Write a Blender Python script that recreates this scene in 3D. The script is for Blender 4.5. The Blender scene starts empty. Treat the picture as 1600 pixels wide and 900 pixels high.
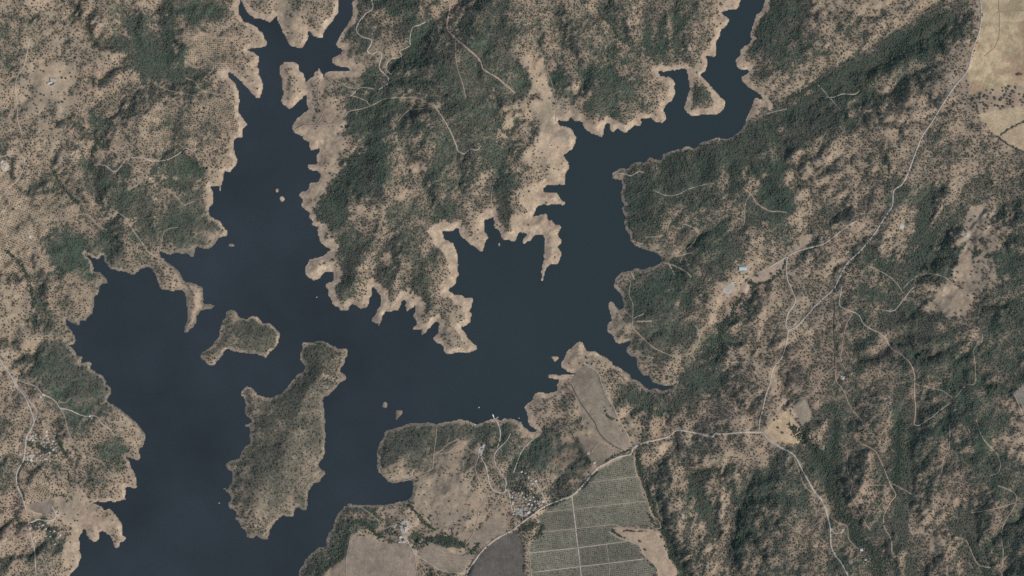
# Reservoir with drowned valleys, islands, oak pasture and scrub hills, seen from very high above.
# One photograph pixel (1600 x 900) is 2.5 m of ground; x east, y north, z up, water level z = 0.
import bpy, math, heapq
import numpy as np
from mathutils import Vector

R = math.radians
rng = np.random.default_rng(7)
M = 2.5                                   # metres per photograph pixel
scene = bpy.context.scene
col = scene.collection

# ------------------------------------------------------------------ camera, sky, sun, exposure
CAM_H = 30000.0
cam_d = bpy.data.cameras.new('camera'); cam = bpy.data.objects.new('camera', cam_d); col.objects.link(cam)
cam.location = (0, 0, CAM_H); cam.rotation_euler = (0, 0, 0)
cam_d.sensor_width = 36.0; cam_d.lens = 36.0 * CAM_H / (1600 * M)
cam_d.clip_start = 100.0; cam_d.clip_end = 60000.0
scene.camera = cam

SUN_AZ, SUN_EL = 118.0, 44.0              # sun in the east-south-east
world = bpy.data.worlds.new('World'); scene.world = world; world.use_nodes = True
wn = world.node_tree.nodes; wl = world.node_tree.links
sky = wn.new('ShaderNodeTexSky'); sky.sky_type = 'NISHITA'; sky.sun_disc = False
sky.sun_elevation = R(SUN_EL); sky.sun_rotation = R(SUN_AZ)
sky.air_density = 1.2; sky.dust_density = 2.0
wn['Background'].inputs['Strength'].default_value = 0.138
wl.new(sky.outputs[0], wn['Background'].inputs['Color'])
sun_d = bpy.data.lights.new('sun', 'SUN'); sun = bpy.data.objects.new('sun', sun_d); col.objects.link(sun)
sun_d.energy = 2.8; sun_d.angle = R(0.5); sun_d.color = (1.0, 0.945, 0.87)
sdir = Vector((math.cos(R(SUN_EL)) * math.sin(R(SUN_AZ)), math.cos(R(SUN_EL)) * math.cos(R(SUN_AZ)), math.sin(R(SUN_EL))))
sun.rotation_euler = sdir.to_track_quat('Z', 'Y').to_euler(); sun.location = (3000, -1500, 4000)
scene.cycles.use_denoising = False      # keep the fine speckle of bushes
vs = scene.view_settings
vs.view_transform = 'Standard'; vs.look = 'None'; vs.exposure = 0.0; vs.gamma = 1.0; vs.use_curve_mapping = False

# ------------------------------------------------------------------ survey data (photograph pixels)
def P(s):
    v = [float(t) for t in s.replace(',', ' ').split()]
    return np.array(v).reshape(-1, 2)

WEST = P("""375,0 373,15 375,25 382,35 392,36 400,42 407,49 413,54 411,58 417,66 415,73 400,75 392,75 386,79 394,80 405,86 402,100 404,115 411,130
410,145 405,153 400,153 392,144 380,130 367,119 356,112 357,121 367,128 372,142 374,155 372,170 370,174 380,184 387,195 380,202 379,215 367,216
365,225 367,240 372,250 369,257 360,269 350,267 349,279 347,286 345,290 348,300 345,299 341,290 327,291 332,300 334,317 326,328 327,335 332,340
344,345 347,352 355,362 354,369 342,372 335,382 327,389 320,390 310,386 305,387 304,395 299,403 295,396 287,397 275,395 265,399 255,395 250,391
251,400 260,409 271,416 280,426 287,439 300,441 312,445 317,452 317,465 316,474 321,476 332,476 337,478 332,482 322,484 314,484 309,491 306,504
299,514 291,520 287,519 289,511 292,500 294,490 292,477 291,465 287,454 275,454 265,454 251,450 249,447 244,430 234,417 222,421 207,430 197,424
185,424 172,419 165,410 162,399 160,397 153,405 145,404 132,395 134,400 145,411 147,419 145,424 155,425 166,435 170,442 162,443 155,447 155,457
151,462 146,465 146,487 141,492 136,495 136,501 130,501 125,499 124,504 125,511 117,506 110,504 101,497 104,509 111,516 116,526 119,534 115,539
107,539 116,546 119,556 125,557 130,557 127,564 126,569 132,566 144,566 144,570 140,574 147,581 160,586 166,595 165,602 172,605 175,612 170,620
167,626 179,634 184,637 190,641 197,647 207,655 216,665 224,674 226,675 229,685 225,691 222,700 217,699 217,707 220,715 217,720 209,717 194,712
201,720 207,732 212,745 215,762 209,763 201,760 196,762 196,780 192,783 184,782 179,785 171,781 164,785 155,784 145,784 135,782 147,787 159,791
164,800 166,794 172,795 182,807 191,817 192,827 190,836 197,839 194,846 187,847 186,856 178,856 177,845 172,837 162,829 155,830 155,842 150,847
140,844 135,835 134,827 129,825 129,831 124,840 124,860 127,871 125,877 119,889 110,897 107,905 95,960 80,1050 60,1200 50,1400 -700,1400 -700,-500
530,-500 535,-200 545,-120 525,-60 529,0 528,20 520,32 510,45 505,50 504,60 500,60 490,57 484,50 480,47 481,60 477,70 472,75 462,74 452,71 446,57
441,47 435,35 432,24 427,30 424,35 415,32 407,30 400,29 390,24 385,17 380,7 377,0 370,-34""")
CENTRE = P("""555,0 550,2 552,15 550,19 550,27 545,35 536,49 530,60 525,70 529,75 537,77 532,85 520,90 519,97 525,103 540,105 550,110 535,112 517,111
509,112 506,122 501,110 500,104 498,110 490,114 491,119 480,125 479,130 476,122 474,114 467,110 466,102 461,98 452,96 441,99 436,105 437,112 441,122 441,135
444,145 439,157 441,162 451,172 457,169 464,160 470,156 477,147 479,147 479,155 480,166 484,172 470,180 459,192 455,200 460,209 472,212 475,220
484,222 482,229 487,235 500,231 501,235 495,244 496,256 480,257 481,262 486,267 496,267 502,274 499,284 485,286 481,297 471,299 464,306 474,311
471,320 477,327 487,334 481,340 489,342 486,351 491,355 497,352 496,362 499,375 507,385 517,389 510,397 501,401 485,405 479,415 476,424 480,434
491,439 500,435 506,425 515,425 521,424 522,437 515,440 507,446 514,454 511,460 519,469 520,476 529,480 531,485 544,487 546,481 547,475 557,476
560,481 569,482 575,477 577,466 582,462 581,450 583,446 586,450 590,457 596,465 594,480 581,499 582,504 589,504 592,510 595,504 597,496 602,486
609,488 615,484 620,487 626,480 628,469 634,469 633,477 635,487 644,482 649,477 650,482 645,495 652,504 652,509 645,511 646,515 660,515 657,524
661,524 671,514 682,501 686,505 685,515 676,530 680,535 689,537 695,545 694,552 704,554 715,551 722,549 729,552 737,549 745,546 745,541 739,535
731,530 729,522 721,515 720,509 731,507 737,502 735,496 740,491 734,487 737,477 740,469 736,465 727,466 720,460 711,461 705,455 701,449 710,447
712,435 717,431 714,422 717,412 715,395 711,387 705,377 696,375 690,360 700,362 706,363 714,356 716,355 717,365 727,375 740,385 754,395 757,387
759,376 763,370 757,361 756,345 767,342 772,337 772,354 780,362 785,374 797,375 805,377 809,370 811,362 817,365 825,364 816,376 817,382 827,377
832,369 837,366 850,367 851,385 851,402 846,425 845,440 847,442 850,432 852,420 860,412 872,412 878,397 872,387 879,376 871,367 877,357 875,352
866,351 865,345 855,345 857,337 854,334 837,337 832,339 839,324 847,319 862,320 882,320 884,317 875,311 870,302 860,300 847,300 854,289 865,289
882,289 884,270 890,262 887,252 879,244 892,235 897,225 900,222 900,212 894,202 885,198 877,197 874,195 869,187 880,189 887,191 891,182 899,190
909,189 911,197 925,210 935,212 939,216 943,210 943,200 946,191 952,192 955,206 960,206 965,200 971,205 979,208 984,202 991,196 1002,196 1001,185
1012,185 1017,184 1025,192 1035,193 1041,187 1040,176 1036,170 1040,164 1050,157 1052,150 1055,144 1054,127 1044,120 1031,119 1027,109 1034,112
1050,110 1065,107 1071,106 1074,112 1076,117 1076,125 1079,140 1074,152 1070,165 1069,172 1082,182 1095,179 1107,178 1120,179 1131,171 1134,160
1127,152 1116,141 1105,129 1095,120 1092,116 1102,111 1106,101 1104,90 1102,85 1110,87 1117,90 1120,81 1119,67 1126,56 1125,46 1136,39 1139,30
1132,24 1127,18 1136,18 1142,14 1152,15 1156,7 1158,0 1166,-50 1150,-100 1165,-200 1150,-500 560,-500 565,-120 552,-50""")
EAST = P("""1197,0 1190,15 1182,25 1177,40 1172,55 1175,62 1165,71 1157,77 1159,86 1151,92 1149,102 1157,109 1172,110 1170,115 1156,121 1161,127 1167,136
1182,142 1192,152 1196,161 1190,155 1181,152 1176,160 1172,172 1165,190 1160,200 1150,212 1137,216 1127,217 1117,216 1105,220 1096,222 1090,229
1084,233 1075,227 1065,232 1050,236 1037,241 1035,251 1026,250 1015,245 1006,255 995,253 985,257 984,264 972,263 957,269 957,280 971,281 972,292
970,305 972,317 976,321 972,325 974,335 979,336 976,347 979,360 985,367 984,375 992,384 1010,391 1025,395 1034,402 1032,410 1022,416 1010,419
1005,423 997,419 985,424 972,426 965,430 960,437 959,447 962,451 971,461 975,475 974,482 967,485 961,477 956,470 950,472 951,485 955,492 958,502
950,506 948,515 952,521 957,522 958,532 965,537 975,535 985,532 988,536 980,542 979,550 985,554 986,558 994,559 995,572 1002,584 1007,586 1014,586
1019,597 1025,598 1036,603 1050,602 1060,599 1050,605 1040,610 1031,610 1024,606 1015,610 1006,602 1000,597 992,594 986,591 982,584 975,579 970,575
960,571 956,565 945,557 936,555 930,549 920,550 915,545 910,536 904,533 899,536 896,542 890,546 885,551 885,557 877,567 878,575 887,581 900,584
892,585 882,586 872,587 865,585 856,586 859,592 870,591 875,595 869,600 871,610 862,614 852,615 845,612 835,615 832,625 821,632 820,639 824,645
825,660 829,667 839,671 838,675 828,674 825,672 819,667 815,659 810,656 800,654 787,655 784,659 775,654 765,655 752,660 742,664 737,660 720,655
707,657 690,661 682,665 677,660 665,660 655,662 640,661 625,666 615,671 604,672 601,675 600,685 592,695 589,705 589,720 591,735 600,747 607,754
617,756 627,752 637,749 644,751 646,760 644,770 641,779 636,782 622,786 602,789 587,789 572,789 560,789 546,786 537,794 529,802 526,810 520,819
521,825 515,831 510,841 511,854 497,856 487,865 477,876 469,889 466,897 462,912 450,1000 430,1400 2300,1400 2300,-500 1200,-500 1210,-200 1190,-100
1205,-50""")
ISLAND_B = P("""360,484 369,486 372,494 380,497 387,499 392,494 400,495 404,496 410,505 420,504 427,511 438,521 435,532 431,544 421,550 416,560 410,557
400,551 390,554 375,551 365,549 355,544 350,550 342,562 335,571 325,570 320,564 313,559 314,552 322,547 331,542 334,535 342,526 344,510 352,497 354,487""")
ISLAND_C = P("""472,535 485,536 502,532 510,535 520,540 530,546 541,544 544,550 540,560 539,569 531,576 532,582 540,585 542,592 532,597 525,607 515,616
510,620 504,621 504,630 506,645 508,662 508,675 510,682 507,695 509,707 497,725 500,732 509,740 502,747 500,754 490,755 486,762 481,771 481,785
480,797 472,796 467,791 461,795 459,807 447,807 442,804 431,815 422,826 420,840 414,844 407,841 400,836 397,842 386,840 385,829 375,825 374,815
365,811 372,806 369,799 357,794 356,785 362,784 360,772 357,769 347,763 350,761 357,765 360,755 365,750 362,737 354,734 352,726 360,720 375,717
379,702 392,692 390,680 390,674 390,666 381,668 382,664 396,660 392,655 385,650 381,641 385,634 382,622 375,615 382,605 387,604 395,609 400,612
401,617 415,620 427,621 442,614 449,606 456,595 465,585 476,579 477,574 469,562 469,552 474,542""")
def blob(x, y, a, b, ang=0, n=12, seed=0):
    r = np.random.default_rng(seed); t = np.arange(n) * 2 * math.pi / n
    k = 1 + 0.16 * r.standard_normal(n)
    u, v = a * k * np.cos(t), b * k * np.sin(t)
    c, s = math.cos(R(ang)), math.sin(R(ang))
    return np.stack([x + u * c - v * s, y + u * s + v * c], 1)
ISLETS = [(blob(433, 297.5, 3, 3.6, 0, 12, 1), 'tiny tan islet, upper of two specks in the long western arm'),
          (blob(441, 311, 3.6, 4.8, -20, 12, 2), 'small tan islet, lower of two specks in the long western arm'),
          (blob(361, 383.5, 5, 2.6, 5, 12, 3), 'low grey islet off the scalloped western headland'),
          (blob(780, 382, 2.2, 3.0, 0, 12, 4), 'tiny pale islet between the bare central spits'),
          (blob(602, 633, 4.8, 4.6, 0, 12, 5), 'small round tan islet northwest of the southern jetty shore'),
          (P("618,648 618,643 623,640 629,642 628,647 623,652 620,656 619,662 618.4,656"), 'teardrop brown islet with a thin tail off the south shore'),
          (P("861,558 865,556 870,556.5 874,559.5 871,563 867.5,566 864,562"), 'small triangular pale islet beside the eastern sandy point')]

VALLEYS = [P("1196,161 1215,165 1250,150 1300,118 1345,95 1380,85 1420,50 1470,22 1530,-5 1600,-40"),
 P("1060,600 1080,582 1100,560 1125,525 1135,490 1150,470 1172,440 1230,400 1285,345 1300,320"),
 P("1400,930 1370,880 1355,848 1332,840 1334,815 1310,800 1300,760 1290,735 1308,690 1315,640"), P("1290,735 1255,700 1235,680"),
 P("1545,930 1520,870 1505,838 1500,800"), P("1355,848 1405,800 1403,690 1418,640"), P("1415,470 1405,440 1430,400 1460,370 1490,330 1520,290"), P("1430,400 1440,350 1448,305"),
 P("1095,930 1062,890 1048,860 1035,825 1020,790 1005,745 990,705"), P("1150,930 1135,850 1150,790 1170,750"), P("1125,850 1100,790 1078,740"),
 P("1027,109 1000,106 952,96 950,82 973,65 957,42 935,20 945,-30"), P("869,187 865,150 862,125 855,110 872,85 880,50"),
 P("1013,100 1010,60 1012,15"), P("1036,104 1034,60 1030,20"), P("1058,100 1055,50 1056,0"),
 P("550,110 572,108 600,120 622,98 655,70 662,45 720,0"), P("517,111 545,118 560,155 600,165 650,168"),
 P("690,360 680,345 668,310 655,270 640,240"), P("772,337 768,300 776,275 788,250 800,228"), P("717,356 722,330 716,290 712,250"),
 P("583,446 590,425 600,395 615,365"), P("628,469 640,440 655,415"), P("521,424 535,400 560,380"),
 P("356,112 335,104 300,110 268,116 250,100 246,60 248,15"), P("268,116 230,110 212,75 198,20"),
 P("160,397 158,370 155,340 147,300 144,250 150,205 158,180 180,162"), P("155,340 125,320 95,290 80,270"), P("101,497 62,488 50,462 38,435 22,408 0,385"),
 P("135,782 115,765 108,740 100,705 92,680 88,660"), P("250,391 235,370 215,345"), P("275,395 270,360 262,320"), P("305,387 300,365 290,345"),
 P("690,360 705,340 702,310"), P("838,675 870,660 900,650"), P("645,780 665,812 690,830 740,840 780,820"), P("1500,338 1560,300 1600,290"), P("1420,930 1430,860 1412,810")]

COVER = """
3323435633567641 31153..467543655 44555464556521.3 8633232323454111
4543543575755422 11123.4435653565 65555355655531.4 8732553544665000
5543344576733433 111.344345843665 64556556455541.5 7443444567643000
5423353476733432 1....34446854777 5454464356422116 5664354476432000
4311233467765331 132.133457654776 613654423211..14 3344567754442000
321123333445532. .311134765656775 611467762..1..13 3237786444322012
321234444454553. .311257764367776 410147652..52..1 2577766333333332
433345634346442. ..11356655466773 200012541..11.16 6787643333342100
443444643445553. ..11136746556663 50001121.....267 7776433333544310
434335223444331. ...1116765466566 4111.....3467655 6643333434453444
434346523678311. ...1367654365662 3100..1236576636 6423333535442546
35444666534461.. ...1277645565536 410...1766765447 6334333355443454
34454566755561.. ...1575326554526 400...1765555477 7534533366734544
3344453576655... ..11753365564132 10....2765565467 7445433455655325
33444444665554.. ...16644465241.2 100...1665456646 7244323436562145
22366555453653.. ...2446555612... .00....222346633 5253233546642246
222745655424.... ...1264245541... ..0......2346633 2333335656565276
344345...232.... ...1355255421... ......2335565322 2333345554552136
3464543.....1... ....5653354511.. ......2565652113 3333566563211265
3443333....11.1. ....2311122411.. ......2236433453 4333454673212356
23454......1..23 63.....1..1111.. ......1256355643 4323444677643356
434653.......114 62.2.42....232.. ....0.1255556643 4334455467744666
335653......11.. 2..3742......... ...011.245345322 3334355355777565
3356754......... ..3662.......... ...1224112267433 3234443455477565
3336861........2 347510.......... ..11214641555444 3345644555666656
34455442.......2 44452........... .133223356643333 3345543574645653
534454321......2 44552...23323324 3143222222333323 1245554475656562
435445442......2 45433...46542336 4344222433333343 2353644555434522
544434662......3 45441...55423446 5552222253453333 4655644575544555
543425553.....33 64433...32323445 4445333244453445 5547645665445655
544422532.....33 5432....11133446 4553333354354356 5657634565444566
433311211.....34 4422.11111222333 3333333343653455 4644646455334456
3353111.......34 22..346533313131 3333333253363554 4544666453345546
334531141.....33 2..2551135355044 3333333255453364 4444565562246456
445521211.....2. ...2550000211133 3333333245545454 5533444454436456
464421.........2 ...4410000433333 3333333355544444 5544564555335556
"""
# one row of 64 digits each 25 px: share of dark scrub and wood (0 bare, 3 open oak pasture, 9 closed wood); . is water
rows = []
for line in COVER.strip().splitlines():
    parts = line.split()
    s = ''.join(parts)
    rows.append((s + s[-1] * 64)[:64])
GRID = np.full((36, 64), np.nan)
for j, s in enumerate(rows[:36]):
    for i, ch in enumerate(s):
        if ch != '.': GRID[j, i] = float(ch)

# bare fields, ploughland and groves: name, polygon, ground colour, colour variation, label, has trees (cover digit or None)
FIELDS = [
 ('wheat_field', P("1533,-80 1533,20 1531,45 1519,85 1512,105 1509,120 1511,140 1515,151 1530,144 1560,137 1592,128 1720,124 1720,-80"), (.360,.285,.178), .36, 'large golden stubble field with brown swirls in the upper right corner', 0),
 ('wheat_field', P("1524,178 1545,176 1565,172 1600,165 1640,160 1640,174 1602,188 1580,199 1562,211 1555,215 1545,203 1535,192"), (.375,.295,.190), .12, 'golden field tongue below the clump of oaks at the right edge', 0),
 ('wheat_field', P("1564,212 1582,201 1603,190 1660,172 1660,250 1600,237 1585,233 1570,222"), (.385,.300,.190), .12, 'golden field corner cut by a dark hedge line at the right edge', 0),
 ('ploughed_field', P("549,837 554,833 566,839 580,843 590,849 630,849 640,852 648,866 651,885 653,1000 541,1000 541,880 545,855"), (.235,.188,.142), .22, 'broad bare brown field at the bottom beside the walled farm', 0),
 ('ploughed_field', P("512,892 525,883 539,875 540,1000 512,1000"), (.220,.172,.130), .14, 'small brown field wedge left of the broad bare field', 0),
 ('ploughed_field', P("652,866 670,879 690,892 726,895 731,880 744,861 770,841 793,827 790,812 776,803 764,806 755,824 740,834 731,838 733,858 723,869 700,861 685,853 668,847 656,853"), (.235,.190,.140), .14, 'grey brown striped field inside the curve of the main road', 0),
 ('ploughed_field', P("732,897 746,868 776,842 800,832 814,838 819,850 821,1000 728,1000"), (.120,.106,.088), .14, 'dark grey ploughed field under the bend of the main road', 0),
 ('bare_field', P("953,827 963,820 976,824 1000,829 1028,826 1035,838 1041,851 1043,868 1053,880 1060,893 1043,908 1030,960 1028,905 1025,885 1012,873 1003,862 998,850 985,845 965,838"), (.335,.255,.180), .10, 'bare sandy field with a ragged edge cut into the olive grove', 0),
 ('pasture', P("893,588 913,570 931,580 942,608 955,635 966,664 987,699 974,702 960,697 940,690 925,670 905,636"), (.225,.186,.138), .16, 'long grey green fallow strip on the southeastern headland', 0),
 ('pasture', P("903,680 928,686 940,693 958,699 975,704 962,713 945,722 931,728 921,716 909,700"), (.205,.168,.124), .2, 'brown fallow plot with pale sweeps north of the road bend', 0),
 ('olive_grove', P("895,775 921,750 935,734 988,707 994,738 1008,781 1016,805 1028,819 955,824 952,827 965,839 985,846 997,852 1003,870 1023,886 1026,1000 834,1000 825,862 845,815 835,808 872,785"), (.178,.168,.125), .10, 'wide grid of olive plots split by pale tracks', 9),
 ('bare_field', P("1190,676 1203,664 1229,640 1240,655 1253,672 1251,692 1230,692 1205,684"), (.365,.275,.175), .12, 'triangular sandy field where the pale road meets the hills', 0),
 ('pasture', P("1237,634 1249,623 1257,622 1270,652 1254,667 1246,655"), (.225,.190,.142), .14, 'small grey green plot beside the triangular sandy field', 0),
 ('pasture', P("1573,616 1582,616 1600,650 1640,740 1700,740 1700,600 1600,600"), (.185,.170,.140), .08, 'smooth grey field at the right edge crossed by one pale line', 0),
 ('ploughed_field', P("40,788 58,783 82,778 88,793 85,800 74,803 56,801 47,795"), (.175,.146,.115), .10, 'dark grey plot above the pale quarry track on the western shore', 0),
 ('bare_field', P("1170,432 1185,425 1205,413 1227,403 1227,416 1212,430 1196,442 1183,442 1170,438"), (.340,.262,.195), .06, 'pale sandy wash east of the blue roofed shed', 0),
 ('bare_field', P("1153,452 1165,437 1173,440 1170,455 1165,462 1152,456"), (.340,.262,.195), .06, 'small pale sandy paddock south of the blue roofed shed', 0),
]
OLIVES = [  # other groves planted in rows: polygon, spacing px, angle
 (P("0,275 60,290 150,255 165,330 130,340 60,350 0,400"), 3.5, 20), (P("0,345 75,345 78,400 120,430 95,450 0,440"), 3.5, 25), (P("270,30 372,45 370,110 330,112 270,100"), 3.2, 3),
 (P("235,170 300,180 310,225 235,225"), 3.2, 8), (P("310,150 372,160 375,215 320,200"), 3.3, 12), (P("30,725 70,725 82,775 45,785 32,760"), 3.3, 30), (P("895,775 921,750 935,734 988,707 994,738 1008,781 1016,805 1028,819 955,824 952,827 965,839 985,846 997,852 1003,870 1023,886 1026,960 834,960 825,862 845,815 835,808 872,785"), 3.0, 8)]

# ------------------------------------------------------------------ terrain computation
ST = 2.0
X0, X1, Y0, Y1 = -240.0, 1840.0, -180.0, 1080.0
gx = np.arange(X0, X1 + .1, ST); gy = np.arange(Y0, Y1 + .1, ST)
NX, NY = len(gx), len(gy)
GX, GY = np.meshgrid(gx, gy)

def fnoise(shape, step, wl, seed, beta=2.0, lo=None):
    """fractal noise with longest wavelength wl (px), unit variance"""
    r = np.random.default_rng(seed)
    h, w = shape
    F = np.fft.rfft2(r.standard_normal((h, w)))
    fy = np.fft.fftfreq(h, step)[:, None]; fx = np.fft.rfftfreq(w, step)[None]
    k = np.hypot(fx, fy); k0 = 1.0 / wl
    amp = (k0 * k0 + k * k) ** (-beta / 2)
    if lo: amp *= np.exp(-(k * lo) ** 2)
    amp[0, 0] = 0
    n = np.fft.irfft2(F * amp, s=(h, w))
    return n / n.std()
def N2(wl, seed, beta=2.0, lo=None): return fnoise((NY, NX), ST, wl, seed, beta, lo)
def sstep(a, b, x):
    t = np.clip((x - a) / (b - a), 0, 1); return t * t * (3 - 2 * t)
def densify(p, step, closed=True):
    q = np.vstack([p, p[:1]]) if closed else p
    out = []
    for a, b in zip(q[:-1], q[1:]):
        n = max(1, int(np.hypot(*(b - a)) / step))
        t = np.arange(n)[:, None] / n
        out.append(a + (b - a) * t)
    if not closed: out.append(q[-1:])
    return np.vstack(out)
def smooth_closed(p, it=1):
    for _ in range(it):
        p = 0.5 * p + 0.25 * (np.roll(p, 1, 0) + np.roll(p, -1, 0))
    return p
def rough_coast(p, seed):
    q = densify(p, 1.6); q = smooth_closed(q, 3)
    r = np.random.default_rng(seed); n = len(q)
    k = np.fft.rfftfreq(n); k[0] = 1
    j = np.stack([np.fft.irfft(np.fft.rfft(r.standard_normal(n)) * (k > 0.012) * k ** -0.6, n) for _ in range(2)], 1)
    j /= j.std()
    amp = min(0.62, 0.012 * n)
    return q + j * amp
def inside(poly, xs, ys):
    """even-odd raster of a polygon on the grid xs (cols) by ys (rows)"""
    m = np.zeros((len(ys), len(xs)), bool)
    a = poly; b = np.roll(poly, -1, 0)
    j0, j1 = np.searchsorted(ys, [poly[:, 1].min(), poly[:, 1].max()])
    for j in range(max(0, j0), min(len(ys), j1)):
        y = ys[j]
        c = (a[:, 1] > y) != (b[:, 1] > y)
        if not c.any(): continue
        xc = np.sort(a[c, 0] + (y - a[c, 1]) * (b[c, 0] - a[c, 0]) / (b[c, 1] - a[c, 1]))
        m[j] = np.searchsorted(xc, xs) % 2 == 1
    return m
def jfa(pts, ids, xs, ys):
    """nearest seed distance (px) and id on a regular grid, by jump flooding"""
    h, w = len(ys), len(xs); st = xs[1] - xs[0]
    sx = np.full((h, w), 1e9); sy = np.full((h, w), 1e9); si = np.full((h, w), -1)
    i = np.round((pts[:, 0] - xs[0]) / st).astype(int); j = np.round((pts[:, 1] - ys[0]) / st).astype(int)
    ok = (i >= 0) & (i < w) & (j >= 0) & (j < h)
    sx[j[ok], i[ok]] = pts[ok, 0]; sy[j[ok], i[ok]] = pts[ok, 1]; si[j[ok], i[ok]] = ids[ok]
    XX, YY = np.meshgrid(xs, ys)
    d = (sx - XX) ** 2 + (sy - YY) ** 2
    k = 1 << int(math.log2(max(h, w)))
    steps = []
    while k >= 1: steps.append(k); k //= 2
    for k in steps + [1]:
        for dj in (-k, 0, k):
            for di in (-k, 0, k):
                if not (di or dj) or abs(dj) >= h or abs(di) >= w: continue
                ja, jb = max(0, dj), min(h, h + dj); ia, ib = max(0, di), min(w, w + di)
                src = (slice(ja, jb), slice(ia, ib)); dst = (slice(ja - dj, jb - dj), slice(ia - di, ib - di))
                nd = (sx[src] - XX[dst]) ** 2 + (sy[src] - YY[dst]) ** 2
                m = nd < d[dst]
                d[dst][m] = nd[m]; sx[dst][m] = sx[src][m]; sy[dst][m] = sy[src][m]; si[dst][m] = si[src][m]
    return np.sqrt(d), si

coasts = [rough_coast(p, 20 + i) for i, p in enumerate([WEST, CENTRE, EAST, ISLAND_B, ISLAND_C])]
for i, (p, _) in enumerate(ISLETS): coasts.append(smooth_closed(densify(p, 1.0), 2))
def land_mask(xs, ys):
    m = np.zeros((len(ys), len(xs)), bool)
    for c in coasts: m |= inside(c, xs, ys)
    return m
allp = np.vstack([densify(c, 0.8) for c in coasts]); alli = np.concatenate([np.full(len(densify(c, 0.8)), k) for k, c in enumerate(coasts)])
LAND = land_mask(gx, gy)
DC, CID = jfa(allp, alli, gx, gy)
SD = np.where(LAND, DC, -DC)

# relief: uplift against river erosion on a coarse grid, water as base level
EC = 4.0
ex = np.arange(X0, X1 + .1, EC); ey = np.arange(Y0, Y1 + .1, EC)
ew, eh = len(ex), len(ey)
EX, EY = np.meshgrid(ex, ey)
def bil(A, x, y, x0=X0, y0=Y0, st=ST):
    u = np.clip((x - x0) / st, 0, A.shape[1] - 1.001); v = np.clip((y - y0) / st, 0, A.shape[0] - 1.001)
    i = u.astype(int); j = v.astype(int); fu = u - i; fv = v - j
    return (A[j, i] * (1 - fu) + A[j, i + 1] * fu) * (1 - fv) + (A[j + 1, i] * (1 - fu) + A[j + 1, i + 1] * fu) * fv
eland = land_mask(ex, ey)
esd = np.maximum(bil(SD, EX, EY), 0)
vp = np.vstack([densify(v, 2, False) for v in VALLEYS])
EV, _ = jfa(vp, np.zeros(len(vp), int), ex, ey)
en = fnoise((eh, ew), EC, 90, 5, 2.2)
h = 1.9 * esd ** 0.72 + 7 * en * sstep(0, 120, esd) + 18 * sstep(900, 1700, EX) * sstep(0, 260, esd)
h *= 0.80 + 0.20 * sstep(0, 22, EV)
h = np.where(eland, np.maximum(h, 0.3), 0.0)
upl = (0.75 + 0.35 * fnoise((eh, ew), EC, 160, 9, 2.2))
upl = np.clip(upl, 0.15, 2.0)
# gentle country: the southern farmland and the golden fields stay low
gentle = np.exp(-(((EX - 820) / 230) ** 2 + ((EY - 830) / 120) ** 2)) + np.exp(-(((EX - 1590) / 70) ** 2 + ((EY - 90) / 130) ** 2)) + .9 * np.exp(-(((EX - 90) / 150) ** 2 + ((EY - 130) / 130) ** 2)) + .6 * np.exp(-(((EX - 60) / 130) ** 2 + ((EY - 760) / 130) ** 2)) + .9 * np.exp(-(((EX - 1280) / 130) ** 2 + ((EY - 520) / 160) ** 2))
gentle = np.clip(gentle, 0, 1)
upl *= 1 - 0.85 * gentle; h = h * (1 - 0.35 * gentle)
n = ew * eh
idx = np.arange(n).reshape(eh, ew)
fixed = ~eland; fixed[0] = fixed[-1] = True; fixed[:, 0] = fixed[:, -1] = True
fx_l = fixed.ravel().tolist()
offs = [(-1, -1), (-1, 0), (-1, 1), (0, -1), (0, 1), (1, -1), (1, 0), (1, 1)]
noffs = [dj * ew + di for dj, di in offs]
def drain(hh):
    """priority flood: order from the outlets upward and each node's receiver"""
    hl = hh.ravel().tolist(); done = list(fx_l); rec = list(range(n)); order = []
    heap = []
    fl = fixed.copy()
    near = np.zeros_like(fl)
    near[1:-1, 1:-1] = ~(fl[:-2, 1:-1] & fl[2:, 1:-1] & fl[1:-1, :-2] & fl[1:-1, 2:] & fl[:-2, :-2] & fl[2:, 2:] & fl[:-2, 2:] & fl[2:, :-2])
    near[0] = near[-1] = True; near[:, 0] = near[:, -1] = True
    for k in np.nonzero((fl & near).ravel())[0].tolist(): heap.append((hl[k], k))
    heapq.heapify(heap)
    pop, push = heapq.heappop, heapq.heappush
    while heap:
        z, k = pop(heap); order.append(k)
        for o in noffs:
            q = k + o
            if q < 0 or q >= n or done[q]: continue
            done[q] = True; rec[q] = k
            zz = hl[q]
            if zz <= z: zz = z + 1e-3; hl[q] = zz
            push(heap, (zz, q))
    return order, rec, hl
upf = upl.ravel().tolist()
area = [1.0] * n
DT, KK, MM = 1.3, 0.060, 0.48
for it in range(13):
    order, rec, hl = drain(h)
    # steepest receiver
    H = np.array(hl).reshape(eh, ew)
    A = [1.0] * n
    for k in reversed(order):
        r_ = rec[k]
        if r_ != k: A[r_] += A[k]
    for k in order:
        if fx_l[k]: continue
        f = KK * A[k] ** MM * DT
        hl[k] = (hl[k] + upf[k] * DT + f * hl[rec[k]]) / (1 + f)
    h = np.array(hl).reshape(eh, ew)
    hp = np.pad(h, 1, mode='edge')
    lap = hp[:-2, 1:-1] + hp[2:, 1:-1] + hp[1:-1, :-2] + hp[1:-1, 2:] - 4 * h
    h = np.where(fixed, h, h + 0.075 * lap)
EA = np.log(np.array(A).reshape(eh, ew)); EA[~eland] = 0
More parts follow.
